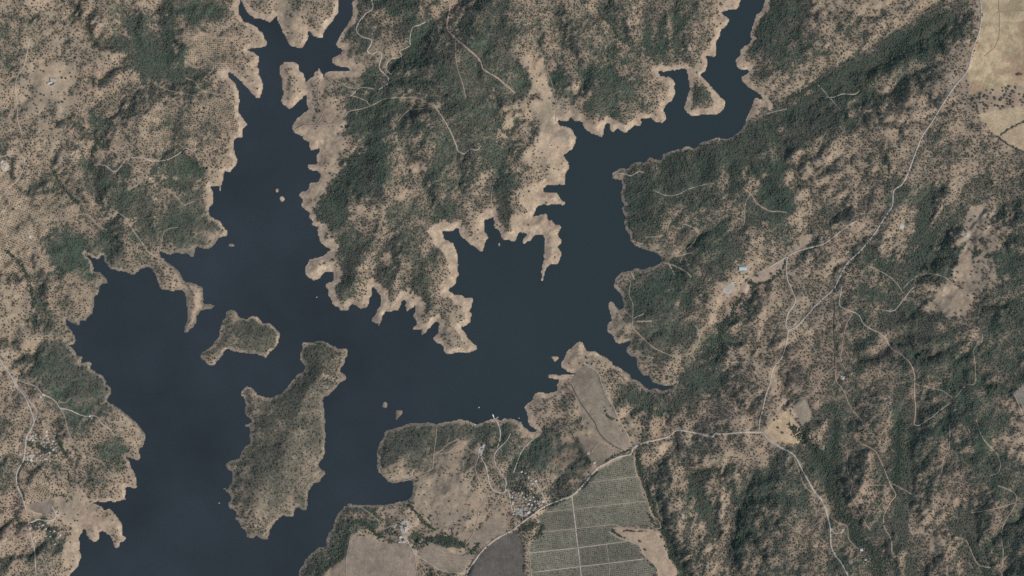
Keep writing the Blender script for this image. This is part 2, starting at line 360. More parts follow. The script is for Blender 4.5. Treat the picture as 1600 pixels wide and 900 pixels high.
def up(Af, x=GX, y=GY):
    """smooth (cubic B-spline) upsampling of the coarse grid"""
    u = np.clip((x - X0) / EC, 1, ew - 2.001); v = np.clip((y - Y0) / EC, 1, eh - 2.001)
    i = u.astype(int); j = v.astype(int); fu = u - i; fv = v - j
    i = np.clip(i, 1, ew - 3); j = np.clip(j, 1, eh - 3)
    def w(t):   # half cubic B-spline, half Catmull-Rom
        a_ = [(1 - t) ** 3 / 6, (3 * t ** 3 - 6 * t * t + 4) / 6, (-3 * t ** 3 + 3 * t * t + 3 * t + 1) / 6, t ** 3 / 6]
        b_ = [(-t + 2 * t * t - t ** 3) / 2, (2 - 5 * t * t + 3 * t ** 3) / 2, (t + 4 * t * t - 3 * t ** 3) / 2, (t ** 3 - t * t) / 2]
        return [.4 * p_ + .6 * q_ for p_, q_ in zip(a_, b_)]
    wu, wv = w(fu), w(fv); out = np.zeros_like(x, dtype=float)
    for a in range(4):
        row = np.zeros_like(out)
        for b in range(4): row += wu[b] * Af[j + a - 1, i + b - 1]
        out += wv[a] * row
    return out
wx, wy = 2.0 * N2(40, 31, 2.0), 2.0 * N2(40, 32, 2.0)
Hs = up(h, GX + wx, GY + wy); FLOW = up(EA, GX + wx, GY + wy)
RELIEF = 1.05
Hs *= RELIEF * (0.52 + 0.48 * (1 - np.exp(-np.sqrt(up(EV, GX + 2 * wx, GY + 2 * wy) ** 2 + 9) / 32)))
Hs *= 1 - .26 * sstep(1000, 1450, GX)
fieldm = np.zeros((NY, NX)); FID = np.full((NY, NX), -1)
for k, f in enumerate(FIELDS):
    q = densify(f[1], 4.0); q = smooth_closed(q, 2) + 0.5 * np.random.default_rng(900 + k).standard_normal(q.shape)
    m = inside(q, gx, gy); FID[m] = k; fieldm[m] = 1
def blur(A, it):
    for _ in range(it):
        p = np.pad(A, 1, mode='edge'); A = (p[:-2, 1:-1] + p[2:, 1:-1] + p[1:-1, :-2] + p[1:-1, 2:] + 4 * A) / 8
    return A
flat = blur(fieldm, 8)
GENT = up(gentle)
def gblur(A, s):
    fy = np.fft.fftfreq(NY, ST)[:, None]; fx = np.fft.rfftfreq(NX, ST)[None]
    return np.fft.irfft2(np.fft.rfft2(A) * np.exp(-2 * (math.pi * s) ** 2 * (fx * fx + fy * fy)), s=A.shape)
fine = N2(30, 41, 2.1, 3.0)
lowveg = np.where(np.isnan(GRID), 2.0, GRID)[np.clip((GY / 25).astype(int), 0, 35), np.clip((GX / 25).astype(int), 0, 63)]
smoothm = np.clip(flat + .25 * gblur((lowveg < 2).astype(float), 8) * LAND, 0, 1)
Hs = Hs * (1 - smoothm) + gblur(Hs, 9) * smoothm
Hs = Hs * (1 - flat) + gblur(Hs, 22) * flat
coastz = gblur(1.05 * np.maximum(SD, 0) ** 0.90, 2.2) * sstep(0, 3, SD)      # each point and inlet shapes its own spur
w = .35 * sstep(3, 14, SD) + .65 * sstep(10, 48, SD)
Z = coastz * (1 - w) + np.maximum(Hs + (0.55 * fine + 1.6 * N2(55, 42, 2.6, 6.0)) * (1 - 0.97 * np.clip(smoothm * 1.3, 0, 1)) * (1 - .5 * GENT), 0.35 * coastz + 0.6) * w
Z = np.where(LAND, np.maximum(Z, 0.18), -np.minimum(0.7 * DC, 30) - 0.15)
# keep the waterline exactly on the traced shore
near = np.abs(SD) < 2.5
Z = np.where(near, 0.45 * SD, Z)
Z = np.where(LAND & (SD > 2.5), Z + .8 * N2(16, 43, 1.9, 2.5) * sstep(2.5, 7, SD) * sstep(40, 14, SD) * (1 - flat), Z)      # rills on the shore slopes
# low islets
isl = CID >= 5
Z = np.where(LAND & isl, np.minimum(Z, 0.55 * SD + 0.2), Z)
dzx = np.gradient(Z, ST * M, axis=1); dzy = -np.gradient(Z, ST * M, axis=0)     # eastward, northward slope
def zat(px, py): return bil(Z, np.asarray(px, float), np.asarray(py, float))
def W(px, py, z=None):
    px = np.asarray(px, float); py = np.asarray(py, float)
    if z is None: z = zat(px, py)
    return np.stack([(px - 800) * M, (450 - py) * M, z + 0 * px], -1)
print('relief max', Z.max(), 'mean', Z[LAND].mean())

# ------------------------------------------------------------------ vegetation cover
G = GRID.copy()
while np.isnan(G).any():
    p = np.pad(G, 1, mode='edge'); st_ = np.stack([p[:-2, 1:-1], p[2:, 1:-1], p[1:-1, :-2], p[1:-1, 2:]])
    cnt = (~np.isnan(st_)).sum(0); mean = np.nansum(st_, 0) / np.maximum(cnt, 1)
    G = np.where(np.isnan(G) & (cnt > 0), np.where(cnt > 0, mean, np.nan), G)
cu = np.clip((GX + 13 * N2(60, 51, 1.6) - 12.5) / 25, 0, 62.999); cv = np.clip((GY + 13 * N2(60, 52, 1.6) - 12.5) / 25, 0, 34.999)
ci, cj = cu.astype(int), cv.astype(int); fu, fv = sstep(.1, .9, cu - ci), sstep(.1, .9, cv - cj)
C = (G[cj, ci] * (1 - fu) + G[cj, ci + 1] * fu) * (1 - fv) + (G[cj + 1, ci] * (1 - fu) + G[cj + 1, ci + 1] * fu) * fv
# patches read off the photograph: centre, half axes, turn, cover; woods (some with hillside shade painted in as cover) and bare clearings
WOODS = [(1300, 128, 62, 17, -38, 8.5), (1400, 72, 72, 17, -38, 8.5), (1270, 172, 48, 18, -15, 8), (1225, 30, 34, 34, 0, 8), (1232, 90, 34, 12, -35, 7), (1170, 225, 50, 20, -25, 7.5), (225, 75, 15, 45, -15, 7.5), (262, 70, 10, 42, 0, 8), (265, 115, 50, 12, 8, 7.2), (320, 20, 34, 14, 5, 6.8), (655, 62, 14, 22, 0, 8.5), (575, 275, 24, 50, 20, 8), (530, 320, 26, 20, -20, 7.5), (600, 165, 45, 12, 0, 7.5), (560, 158, 25, 10, 0, 7.5), (755, 85, 38, 16, 10, 7), (740, 150, 28, 25, 30, 7), (700, 110, 22, 20, 40, 7), (690, 250, 12, 28, 25, 8.2), (693, 333, 7, 16, 18, 8.5), (785, 285, 16, 20, 20, 7.6), (705, 325, 12, 18, 0, 5.5), (770, 240, 22, 22, 0, 6.6), (870, 125, 22, 16, 30, 6.5), (815, 125, 16, 20, 0, 7), (955, 135, 40, 22, 20, 6.8), (920, 110, 20, 14, 0, 6),
 (1012, 55, 5, 40, 0, 7.5), (1034, 65, 5, 22, 0, 7), (1056, 40, 5, 34, 0, 7), (1095, 150, 11, 16, 15, 6.8), (1010, 300, 18, 26, 0, 7.6), (1006, 340, 12, 26, 0, 7.8), (1060, 290, 22, 16, 0, 7.5), (1100, 270, 22, 14, -10, 7), (1215, 320, 26, 30, 0, 8.2), (1180, 265, 22, 15, 0, 6.8), (1225, 365, 22, 18, 0, 7.2), (1138, 395, 14, 26, 12, 7.6), (1045, 440, 20, 12, 0, 7), (1085, 445, 16, 14, 0, 7), (1005, 470, 16, 12, 0, 7.2), (1100, 590, 28, 13, 8, 8), (1000, 628, 38, 9, 33, 7.4), (1440, 345, 9, 26, 10, 7.6), (1450, 310, 14, 22, 20, 7.0), (1440, 395, 10, 34, 32, 8), (1420, 440, 8, 24, 10, 7.8), (1490, 395, 26, 8, -35, 7.4), (1350, 400, 24, 20, 0, 6.8), (1400, 300, 16, 22, 15, 6.6), (1440, 520, 55, 28, 20, 7.2), (1440, 560, 34, 30, 0, 7), (1570, 405, 26, 24, 0, 7), (1560, 500, 40, 50, 0, 6.4), (1403, 640, 9, 40, 4, 8), (1345, 560, 14, 26, 10, 6), (1290, 725, 22, 26, -30, 7.6), (1305, 680, 7, 34, 6, 7.8), (1415, 720, 22, 26, 30, 7.2), (1240, 770, 26, 40, 0, 7), (1180, 760, 24, 30, 0, 7), (1530, 700, 14, 40, 10, 7.6), (1560, 740, 20, 26, 0, 7), (1590, 800, 18, 60, 0, 6.8), (1510, 810, 30, 22, 0, 6.6), (1405, 820, 14, 40, 5, 7.4), (1330, 890, 24, 14, 0, 6.6), (1105, 800, 12, 40, -20, 7.2), (1085, 760, 10, 22, -20, 7), (1160, 830, 10, 36, 10, 7.4),
 (98, 388, 24, 24, 0, 7.6), (120, 410, 20, 14, 20, 7), (108, 608, 36, 12, 10, 8), (285, 262, 28, 14, 0, 7.8), (215, 320, 22, 20, 0, 6.8), (165, 275, 22, 26, 0, 6.8), (275, 350, 12, 18, 0, 6.6), (175, 705, 24, 12, 10, 6.6), (395, 520, 26, 12, 8, 7.6), (498, 552, 18, 22, 0, 7.2), (470, 605, 32, 8, -38, 7.0), (440, 620, 18, 6, 0, 7), (652, 690, 30, 11, -8, 5.4), (755, 675, 32, 8, 0, 5.9), (790, 700, 18, 14, 0, 5.2), (566, 815, 24, 6, 20, 6.4), (535, 850, 6, 26, 15, 5.6), (505, 880, 18, 7, -35, 5.4), (700, 848, 30, 6, 10, 6.2), (650, 838, 9, 7, 0, 6.6), (850, 690, 22, 12, 0, 4.6), (1050, 520, 36, 22, 0, 6), (580, 60, 24, 10, -50, 5.4), (632, 100, 26, 14, 0, 6.2), (640, 385, 20, 22, 0, 6), (545, 435, 14, 24, 15, 6.6), (600, 430, 14, 18, 10, 6.4), (655, 440, 16, 20, 0, 6), (680, 400, 14, 18, 0, 5.8), (665, 470, 9, 14, 10, 5.6), (560, 380, 22, 20, 0, 6.2), (625, 330, 24, 20, 0, 6.2)]
BARE = [(85, 132, 34, 26, 0, .9), (1482, 470, 34, 22, -25, .8), (1520, 345, 14, 30, 15, 1.1), (1255, 378, 20, 8, -40, .8), (1135, 450, 20, 12, 0, 1.2), (1505, 410, 12, 34, 15, 1.3), (840, 110, 10, 22, 5, .6), (690, 770, 45, 40, 0, 1.4), (120, 800, 40, 25, 10, .7), (110, 865, 14, 30, 0, .8), (565, 805, 40, 8, 5, 1.4), (1465, 850, 16, 12, 0, 1.2), (1425, 450, 1, 1, 0, 2), (650, 260, 14, 8, 0, 1.3), (605, 405, 8, 12, 0, .9), (570, 325, 22, 12, 10, 2.6), (1500, 100, 22, 40, 20, 2.3), (460, 240, 1, 1, 0, 1), (515, 220, 22, 70, 0, .7), (490, 300, 20, 30, 0, .8)]
en1, en2 = N2(36, 57, 1.7), N2(12, 58, 1.4)
for (cx, cy, ra, rb, an_, val) in WOODS + BARE:
    if 3 < val < 7.3 and cx > 1100: val -= .9
    ca, sa_ = math.cos(R(an_)), math.sin(R(an_)); uu = ((GX - cx) * ca + (GY - cy) * sa_) / ra; vv = (-(GX - cx) * sa_ + (GY - cy) * ca) / rb
    t = sstep(1.22, .72, np.hypot(uu, vv) + .16 * en1 + .07 * en2)
    C = C * (1 - t) + val * t if val < 3 else np.maximum(C * (1 - .9 * t) + (val * .9) * t, C)
aspect = (dzx * math.sin(R(-50)) + dzy * math.cos(R(-50)))       # positive where ground rises to the north-west (faces the sun side)
shady = -aspect / 0.25                                           # faces away: north-west slopes carry denser scrub, also deepening the relief shade by colour
# woody cover reaches down to the old high-water line, below it the ground is washed bare
Cm = C.copy()
for _ in range(5):
    q = np.pad(Cm, 1, mode='edge'); Cm = np.maximum.reduce([Cm, q[:-2, 1:-1], q[2:, 1:-1], q[1:-1, :-2], q[1:-1, 2:]])
C = np.where(C > .9, C + .55 * (Cm - C) * sstep(60, 25, SD), C)
veg = sstep(1.2, 3.0, C)
ISL = (CID == 3) | (CID == 4)
C = np.where(ISL & LAND, np.maximum(np.minimum(C, 6.8), 4.0 + .5 * en1), C)
C = C + np.where(ISL, .45, 1.0) * np.clip(shady, -.55, 1.6) * veg + 0.28 * N2(45, 53, 1.6) * veg + 0.60 * np.clip(FLOW - 2.7, 0, 2.2) * veg
curv = Z - gblur(Z, 7); curv = np.clip(curv / (1.2 * curv[LAND].std()), -1.6, 1.6)
C = C - .55 * curv * veg * LAND      # crests stay open, gullies hold the scrub; darkens hollows so relief shading reads
dull = np.clip(sstep(430, 330, GX) * sstep(300, 420, GY) + sstep(440, 540, GY) * sstep(720, 560, GX) + sstep(925, 985, GX) * sstep(215, 240, GY) + sstep(640, 670, GY) * sstep(560, 620, GX) * sstep(830, 790, GX) + .35 * sstep(420, 300, GX) + sstep(1.2, .8, np.hypot((GX - 1140) / 60, (GY - 225) / 45)), 0, 1)
dull = np.clip(dull - sstep(680, 760, GY) * sstep(260, 200, GX) * .8, 0, 1)
bare_h = (7.0 + 1.8 * N2(80, 54, 2) + 2.6 * (CID == 1) * sstep(130, 200, GY)) * (1 - .68 * dull)
rim = np.maximum(sstep(bare_h + 1.5, bare_h - 1.0, Z + .5 * en2), sstep(5.0, 3.0, SD + .9 * en2))
C = C * (1 - rim * 0.93)
C = np.where(FID >= 0, 0.0, C); C = np.clip(C, 0, 9); C[~LAND] = 0

# ------------------------------------------------------------------ materials
def new_mat(name):
    m = bpy.data.materials.new(name); m.use_nodes = True
    nt = m.node_tree; b = nt.nodes['Principled BSDF']; b.inputs['Roughness'].default_value = 0.9
    if 'Specular IOR Level' in b.inputs: b.inputs['Specular IOR Level'].default_value = 0.15
    return m, nt, b
def noise_mul(nt, src, scale, lo, hi, detail=3.0, rough=0.6):
    """multiply a colour by a noise ranging lo..hi (object coordinates, metres)"""
    tc = nt.nodes.new('ShaderNodeTexCoord'); nz = nt.nodes.new('ShaderNodeTexNoise')
    nz.inputs['Scale'].default_value = scale; nz.inputs['Detail'].default_value = detail; nz.inputs['Roughness'].default_value = rough
    nt.links.new(tc.outputs['Object'], nz.inputs['Vector'])
    mr = nt.nodes.new('ShaderNodeMapRange'); mr.inputs['From Min'].default_value = .28; mr.inputs['From Max'].default_value = .72
    mr.inputs['To Min'].default_value = lo; mr.inputs['To Max'].default_value = hi
    nt.links.new(nz.outputs['Fac'], mr.inputs['Value'])
    mx = nt.nodes.new('ShaderNodeMix'); mx.data_type = 'RGBA'; mx.blend_type = 'MULTIPLY'; mx.inputs['Factor'].default_value = 1
    nt.links.new(src, mx.inputs['A']); nt.links.new(mr.outputs['Result'], mx.inputs['B'])
    return mx.outputs['Result']
def rgb(nt, c):
    n_ = nt.nodes.new('ShaderNodeRGB'); n_.outputs[0].default_value = (*c, 1); return n_.outputs[0]

MAT = {}
def ground_mat(name, furrow=None):
    m, nt, b = new_mat(name)
    at = nt.nodes.new('ShaderNodeAttribute'); at.attribute_name = 'ground'
    c = noise_mul(nt, at.outputs['Color'], 0.045, 0.86, 1.14, 5, .65); c = noise_mul(nt, c, 0.13, 0.78, 1.22, 3, .75)
    ab = nt.nodes.new('ShaderNodeAttribute'); ab.attribute_name = 'brush'
    cb = noise_mul(nt, ab.outputs['Color'], 0.11, 0.62, 1.38, 4, .75)
    tcg = nt.nodes.new('ShaderNodeTexCoord'); ng_ = nt.nodes.new('ShaderNodeTexNoise'); ng_.inputs['Scale'].default_value = .20; ng_.inputs['Detail'].default_value = 2.5; ng_.inputs['Roughness'].default_value = .6
    nt.links.new(tcg.outputs['Object'], ng_.inputs['Vector'])
    thr = nt.nodes.new('ShaderNodeMapRange'); thr.inputs['To Min'].default_value = .86; thr.inputs['To Max'].default_value = .14     # brush share -> threshold
    nt.links.new(ab.outputs['Alpha'], thr.inputs['Value'])
    sb = nt.nodes.new('ShaderNodeMath'); sb.operation = 'SUBTRACT'; nt.links.new(ng_.outputs['Fac'], sb.inputs[0]); nt.links.new(thr.outputs['Result'], sb.inputs[1])
    ms = nt.nodes.new('ShaderNodeMapRange'); ms.interpolation_type = 'SMOOTHSTEP'; ms.inputs['From Min'].default_value = -.15; ms.inputs['From Max'].default_value = .15
    nt.links.new(sb.outputs[0], ms.inputs['Value'])
    mb = nt.nodes.new('ShaderNodeMix'); mb.data_type = 'RGBA'; nt.links.new(ms.outputs['Result'], mb.inputs['Factor']); nt.links.new(c, mb.inputs['A']); nt.links.new(cb, mb.inputs['B'])
    out = mb.outputs['Result']
    if furrow:   # plough lines: direction, spacing metres, strength
        ang, sp, amt = furrow
        mpn = nt.nodes.new('ShaderNodeMapping'); mpn.inputs['Rotation'].default_value = (0, 0, R(ang)); nt.links.new(tcg.outputs['Object'], mpn.inputs['Vector'])
        wv = nt.nodes.new('ShaderNodeTexWave'); wv.inputs['Scale'].default_value = 0.314 / sp; wv.inputs['Distortion'].default_value = 2.5; wv.inputs['Detail'].default_value = 2; wv.inputs['Detail Scale'].default_value = .6
        nt.links.new(mpn.outputs['Vector'], wv.inputs['Vector'])
        mrw = nt.nodes.new('ShaderNodeMapRange'); mrw.inputs['To Min'].default_value = 1 - amt; mrw.inputs['To Max'].default_value = 1 + amt; nt.links.new(wv.outputs['Fac'], mrw.inputs['Value'])
        mw = nt.nodes.new('ShaderNodeMix'); mw.data_type = 'RGBA'; mw.blend_type = 'MULTIPLY'; mw.inputs['Factor'].default_value = 1; nt.links.new(out, mw.inputs['A']); nt.links.new(mrw.outputs['Result'], mw.inputs['B']); out = mw.outputs['Result']
    nt.links.new(out, b.inputs['Base Color'])
    return m
MAT['ground'] = ground_mat('soil_and_grass')
def flat_mat(key, name, c, scale=0.2, lo=.85, hi=1.15, rough=.9):
    m, nt, b = new_mat(name); nt.links.new(noise_mul(nt, rgb(nt, c), scale, lo, hi), b.inputs['Base Color'])
    b.inputs['Roughness'].default_value = rough; MAT[key] = m
flat_mat('gravel', 'pale_gravel', (.37, .32, .255), .12)
flat_mat('dirt', 'trodden_dirt', (.30, .24, .178), .12)
flat_mat('reddirt', 'reddish_dirt', (.30, .22, .168), .12)
flat_mat('asphalt', 'worn_asphalt', (.34, .31, .265), .12)
flat_mat('rut', 'faint_wheel_rut', (.27, .225, .17), .12)
flat_mat('ditch', 'dark_ditch', (.075, .075, .055), .2)
flat_mat('yard', 'pale_yard_gravel', (.36, .33, .28), .3, .7, 1.2)
flat_mat('plaster', 'white_plaster', (.48, .46, .43), .6)
flat_mat('roof_white', 'whitewashed_roof', (.47, .455, .43), .6, .8, 1.15)
flat_mat('roof_grey', 'grey_sheet_roof', (.25, .24, .225), .5, .8, 1.15)
flat_mat('roof_red', 'clay_tile_roof', (.30, .21, .17), .8, .75, 1.25)
flat_mat('roof_blue', 'pale_blue_sheet_roof', (.36, .46, .48), .4, .9, 1.1, .6)
flat_mat('roof_dark', 'dark_sheet_roof', (.10, .11, .12), .5)
flat_mat('roof_cream', 'cream_roof', (.37, .35, .30), .4)
flat_mat('bark', 'oak_bark', (.07, .055, .04), 3)
flat_mat('wood', 'grey_deck_wood', (.36, .35, .34), 1.0)
flat_mat('boat_white', 'white_hull_paint', (.74, .74, .74), .8, .9, 1.1, .4)
def leaf_mat(key, name, cols):
    m, nt, b = new_mat(name)
    oi = nt.nodes.new('ShaderNodeObjectInfo'); cr = nt.nodes.new('ShaderNodeValToRGB')
    cr.color_ramp.elements.remove(cr.color_ramp.elements[1])
    for k, c_ in enumerate(cols):
        p_ = k / (len(cols) - 1)
        e = cr.color_ramp.elements[0] if k == 0 else cr.color_ramp.elements.new(p_)
        e.position = p_; e.color = (*c_, 1)
    nt.links.new(oi.outputs['Random'], cr.inputs['Fac'])
    c = noise_mul(nt, cr.outputs['Color'], 1.1, .65, 1.35, 3, .7)
    nt.links.new(c, b.inputs['Base Color']); MAT[key] = m
leaf_mat('oak', 'holm_oak_leaves', [(.092, .078, .058), (.080, .078, .058), (.066, .074, .058), (.102, .084, .066)])
leaf_mat('scrub', 'scrub_leaves', [(.052, .070, .050), (.076, .078, .057), (.043, .065, .049), (.092, .088, .066), (.058, .073, .053)])
leaf_mat('olive', 'olive_leaves', [(.085, .085, .058), (.075, .080, .055), (.098, .092, .066)])
leaf_mat('ripar', 'streamside_leaves', [(.044, .062, .046), (.050, .068, .046), (.040, .056, .044)])
m, nt, b = new_mat('lake_water')
c = noise_mul(nt, rgb(nt, (.0205, .0270, .0300)), 0.0020, .66, 1.34, 5, .55)
mixw = nt.nodes.new('ShaderNodeMix'); mixw.data_type = 'RGBA'; mixw.inputs['B'].default_value = (.0182, .0285, .0288, 1)
tc = nt.nodes.new('ShaderNodeTexCoord'); sx = nt.nodes.new('ShaderNodeSeparateXYZ'); mr = nt.nodes.new('ShaderNodeMapRange')
nt.links.new(tc.outputs['Object'], sx.inputs[0]); nt.links.new(sx.outputs['X'], mr.inputs['Value'])
mr.inputs['From Min'].default_value = -700; mr.inputs['From Max'].default_value = 300
nt.links.new(mr.outputs['Result'], mixw.inputs['Factor']); nt.links.new(c, mixw.inputs['A']); nt.links.new(mixw.outputs['Result'], b.inputs['Base Color'])
b.inputs['Roughness'].default_value = 0.16; b.inputs['Specular IOR Level'].default_value = 0.5
bn = nt.nodes.new('ShaderNodeBump'); nz = nt.nodes.new('ShaderNodeTexNoise'); nz.inputs['Scale'].default_value = .12; nz.inputs['Detail'].default_value = 4
nt.links.new(tc.outputs['Object'], nz.inputs['Vector']); nt.links.new(nz.outputs['Fac'], bn.inputs['Height']); bn.inputs['Strength'].default_value = .15; bn.inputs['Distance'].default_value = 1.0
nt.links.new(bn.outputs['Normal'], b.inputs['Normal']); MAT['water'] = m

# ------------------------------------------------------------------ object helpers
def tag(o, label=None, cat=None, group=None, kind=None):
    if label: o['label'] = label
    if cat: o['category'] = cat
    if group: o['group'] = group
    if kind: o['kind'] = kind
    return o
def mesh_obj(name, verts, faces, mats, parent=None, smooth=False, midx=None):
    me = bpy.data.meshes.new(name); me.from_pydata([tuple(v) for v in verts], [], [tuple(f) for f in faces])
    for mm in (mats if isinstance(mats, (list, tuple)) else [mats]): me.materials.append(mm)
    if midx is not None: me.polygons.foreach_set('material_index', midx)
    if smooth: me.polygons.foreach_set('use_smooth', [True] * len(me.polygons))
    me.update()
    o = bpy.data.objects.new(name, me); col.objects.link(o)
    if parent: o.parent = parent
    return o
def np_mesh(name, V, F, mat):
    me = bpy.data.meshes.new(name); k = F.shape[1]
    me.vertices.add(len(V)); me.vertices.foreach_set('co', V.astype(np.float32).ravel())
    me.loops.add(F.size); me.loops.foreach_set('vertex_index', F.astype(np.int32).ravel())
    me.polygons.add(len(F)); me.polygons.foreach_set('loop_start', np.arange(0, F.size, k, dtype=np.int32))
    me.polygons.foreach_set('use_smooth', np.ones(len(F), bool))
    me.update(calc_edges=True); me.materials.append(mat)
    o = bpy.data.objects.new(name, me); col.objects.link(o)
    return o

# ------------------------------------------------------------------ ground colour by land cover
def mixc(a, b, t): return a * (1 - t[..., None]) + np.asarray(b) * t[..., None]
TAN, PALE, RED, GREY, DUST = [np.array(c) for c in ((.276, .215, .150), (.380, .298, .209), (.262, .184, .134), (.200, .174, .132), (.200, .160, .116))]
nA, nB, nC = N2(140, 61, 1.9), N2(60, 62, 1.8), N2(22, 63, 1.5)
GC = np.broadcast_to(TAN, (NY, NX, 3)).copy()
GC = mixc(GC, PALE, np.clip(.30 + .3 * nB - .16 * (C - 1.2), 0, 1))
redm = sstep(.2, 1.5, nA + .5 * nB + .9 * sstep(1000, 1500, GX) * sstep(480, 800, GY) - .3)
GC = mixc(GC, RED, .5 * redm)
GC = mixc(GC, GREY, sstep(.4, 1.8, N2(110, 64, 1.9) + .3 * nC) * .6)
GC = mixc(GC, DUST, sstep(2.0, 4.4, C + .5 * nC) * .80)
GC = mixc(GC, (.190, .143, .107), .45 * sstep(1020, 1300, GX) * sstep(420, 620, GY) * sstep(2.0, 3.6, C))
PATCH = [(895, 715, 48, 26, 20, (.150, .105, .078), .8), (860, 660, 30, 18, 0, (.19, .145, .105), .5), (1068, 370, 22, 16, -30, (.110, .092, .074), .9), (1010, 480, 40, 24, 20, (.150, .125, .098), .7), (1060, 420, 40, 20, 30, (.150, .125, .098), .7), (1020, 560, 30, 14, 30, (.17, .14, .11), .6),
         (30, 800, 40, 70, 0, (.27, .195, .145), .6), (60, 640, 60, 30, 30, (.22, .165, .125), .5), (900, 610, 30, 18, 30, (.22, .175, .13), .4), (1300, 560, 60, 50, 0, (.235, .175, .125), .5), (1130, 620, 90, 50, 0, (.235, .18, .135), .5), (700, 780, 60, 45, 0, (.225, .185, .138), .6), (700, 720, 60, 30, 0, (.205, .165, .12), .5), (440, 720, 50, 90, 20, (.19, .165, .125), .5)]
for (cx, cy, ra, rb, an_, cc, st2) in PATCH:
    ca, sa_ = math.cos(R(an_)), math.sin(R(an_)); uu = ((GX - cx) * ca + (GY - cy) * sa_) / ra; vv = (-(GX - cx) * sa_ + (GY - cy) * ca) / rb
    GC = mixc(GC, cc, st2 * sstep(1.25, .55, np.hypot(uu, vv) + .22 * nB))
# low brush between the trees
BC = np.broadcast_to(np.array((.098, .094, .072)), (NY, NX, 3)).copy()
BC = mixc(BC, (.050, .077, .055), np.clip(sstep(3.5, 6.5, C + .6 * nB) * .75 + .25 * sstep(-.5, 1.2, nA), 0, 1))
BC = mixc(BC, (.118, .104, .078), .7 * (ISL * 1.0)); BC = mixc(BC, (.112, .100, .076), .5 * sstep(1.15, .7, np.hypot((GX - 670) / 95, (GY - 700) / 50)))
BC = mixc(BC, (.090, .087, .068), .8 * sstep(-.2, 1.3, N2(70, 65, 1.8)))
BF = np.interp(C, [0, 1, 2, 3, 4, 5, 6, 7, 9], [0, .03, .08, .18, .38, .56, .70, .80, .88]) + .05 * nC
for (cx, cy, ra, rb) in [(440, 690, 90, 160), (375, 525, 70, 50), (130, 590, 90, 75), (670, 700, 95, 50), (1010, 490, 62, 75), (310, 350, 60, 60), (890, 710, 60, 45)]:
    BF = BF + .22 * (1 - .8 * rim) * sstep(1.15, .7, np.hypot((GX - cx) / ra, (GY - cy) / rb))
# drawdown rim: washed soil with faint old waterlines; darker and greyer along the western and southern shores
beach = mixc(np.broadcast_to(PALE, (NY, NX, 3)).copy(), RED, np.clip(.22 + .18 * nB, 0, .6))
strand = 0.5 + 0.5 * np.sin(Z * 2 * math.pi / 1.15 + 1.2 * nB)
beach *= (1 + .075 * (strand - .5) * 2 + .07 * nC)[..., None]
beach = mixc(beach, (.160, .138, .108), .92 * dull * np.clip(.85 + .35 * nB, 0, 1.2).clip(0, 1))
GC = mixc(GC, beach, rim); BF = BF * (1 - .75 * rim) + .42 * rim * dull
GC = mixc(GC, (.40, .35, .28), sstep(1.6, .5, SD) * LAND * .42 * (1 - .6 * dull) * np.clip(.6 + .5 * nB, 0, 1))     # washed line at the water
for k, f in enumerate(FIELDS):
    mk = (FID == k)
    vr = f[3]; t = np.clip(.5 + .5 * N2(45, 70 + k, 1.9) * 1.2, 0, 1)
    cfield = np.asarray(f[2]) * (1 + vr * (t - .5))[..., None] * np.array([1, 1, 1]) + 0
    if f[0] == 'wheat_field': cfield = mixc(cfield, (.285, .200, .130), sstep(.55, 1.2, N2(60, 90 + k, 2.0) + .4 * nC) * vr * 2.2)
    GC[mk] = cfield[mk]; BF[mk] = .30 if f[0] == 'olive_grove' else .06
og = FID == [f[0] for f in FIELDS].index('olive_grove')
plot_row = np.searchsorted([749, 796, 824.5, 855, 884.5], (GY + .1 * (GX - 900)).ravel()).reshape(NY, NX); plot_side = (GX > 893 + .135 * (GY - 775)).astype(int)
tone = np.random.default_rng(3).uniform(.82, 1.16, (6, 2))[plot_row, plot_side]
GC[og] *= tone[og][:, None]; BF[og] += (.25 * (1 - tone[og]))
GC *= (1 + .05 * nC)[..., None]
GC[~LAND] = (.05, .05, .045)
GC = np.clip(GC, .02, .6)

# ------------------------------------------------------------------ terrain pieces
VID = np.arange(NX * NY).reshape(NY, NX)
quads = np.stack([VID[1:, :-1], VID[1:, 1:], VID[:-1, 1:], VID[:-1, :-1]], -1).reshape(-1, 4)
VX = W(GX.ravel(), GY.ravel(), Z.ravel())
qc = CID[:-1, :-1].ravel(); qd = SD[:-1, :-1].ravel(); qf = FID[:-1, :-1].ravel()
piece = np.zeros(len(quads), int)
for k in range(3, len(coasts)): piece[(qc == k) & (qd > -7)] = k
piece[(qf >= 0) & (qd > 3)] = 100 + qf[(qf >= 0) & (qd > 3)]
GCf = np.concatenate([GC.reshape(-1, 3), np.ones((NX * NY, 1))], 1).astype(np.float32)
BCf = np.concatenate([BC.reshape(-1, 3), np.clip(BF, 0, 1).reshape(-1, 1)], 1).astype(np.float32)
nrm = np.stack([-dzx, -dzy, np.ones_like(dzx)], -1).reshape(-1, 3); nrm /= np.linalg.norm(nrm, axis=1, keepdims=True)
def ground_piece(name, sel, label, cat, mat=None):
    F = quads[sel]; used, inv = np.unique(F, return_inverse=True)
    o = np_mesh(name, VX[used], inv.reshape(-1, 4), mat or MAT['ground'])
    a = o.data.color_attributes.new('ground', 'FLOAT_COLOR', 'POINT'); a.data.foreach_set('color', GCf[used].ravel())
    a = o.data.color_attributes.new('brush', 'FLOAT_COLOR', 'POINT'); a.data.foreach_set('color', BCf[used].ravel())
    o.data.normals_split_custom_set_from_vertices(nrm[used].tolist())
    return tag(o, label, cat, kind='structure')
ground_piece('terrain', piece == 0, 'dry hilly mainland of oak pasture and scrub around the reservoir', 'terrain')
ground_piece('island', piece == 3, 'small island with a green wooded crest and a southwest tail', 'island')
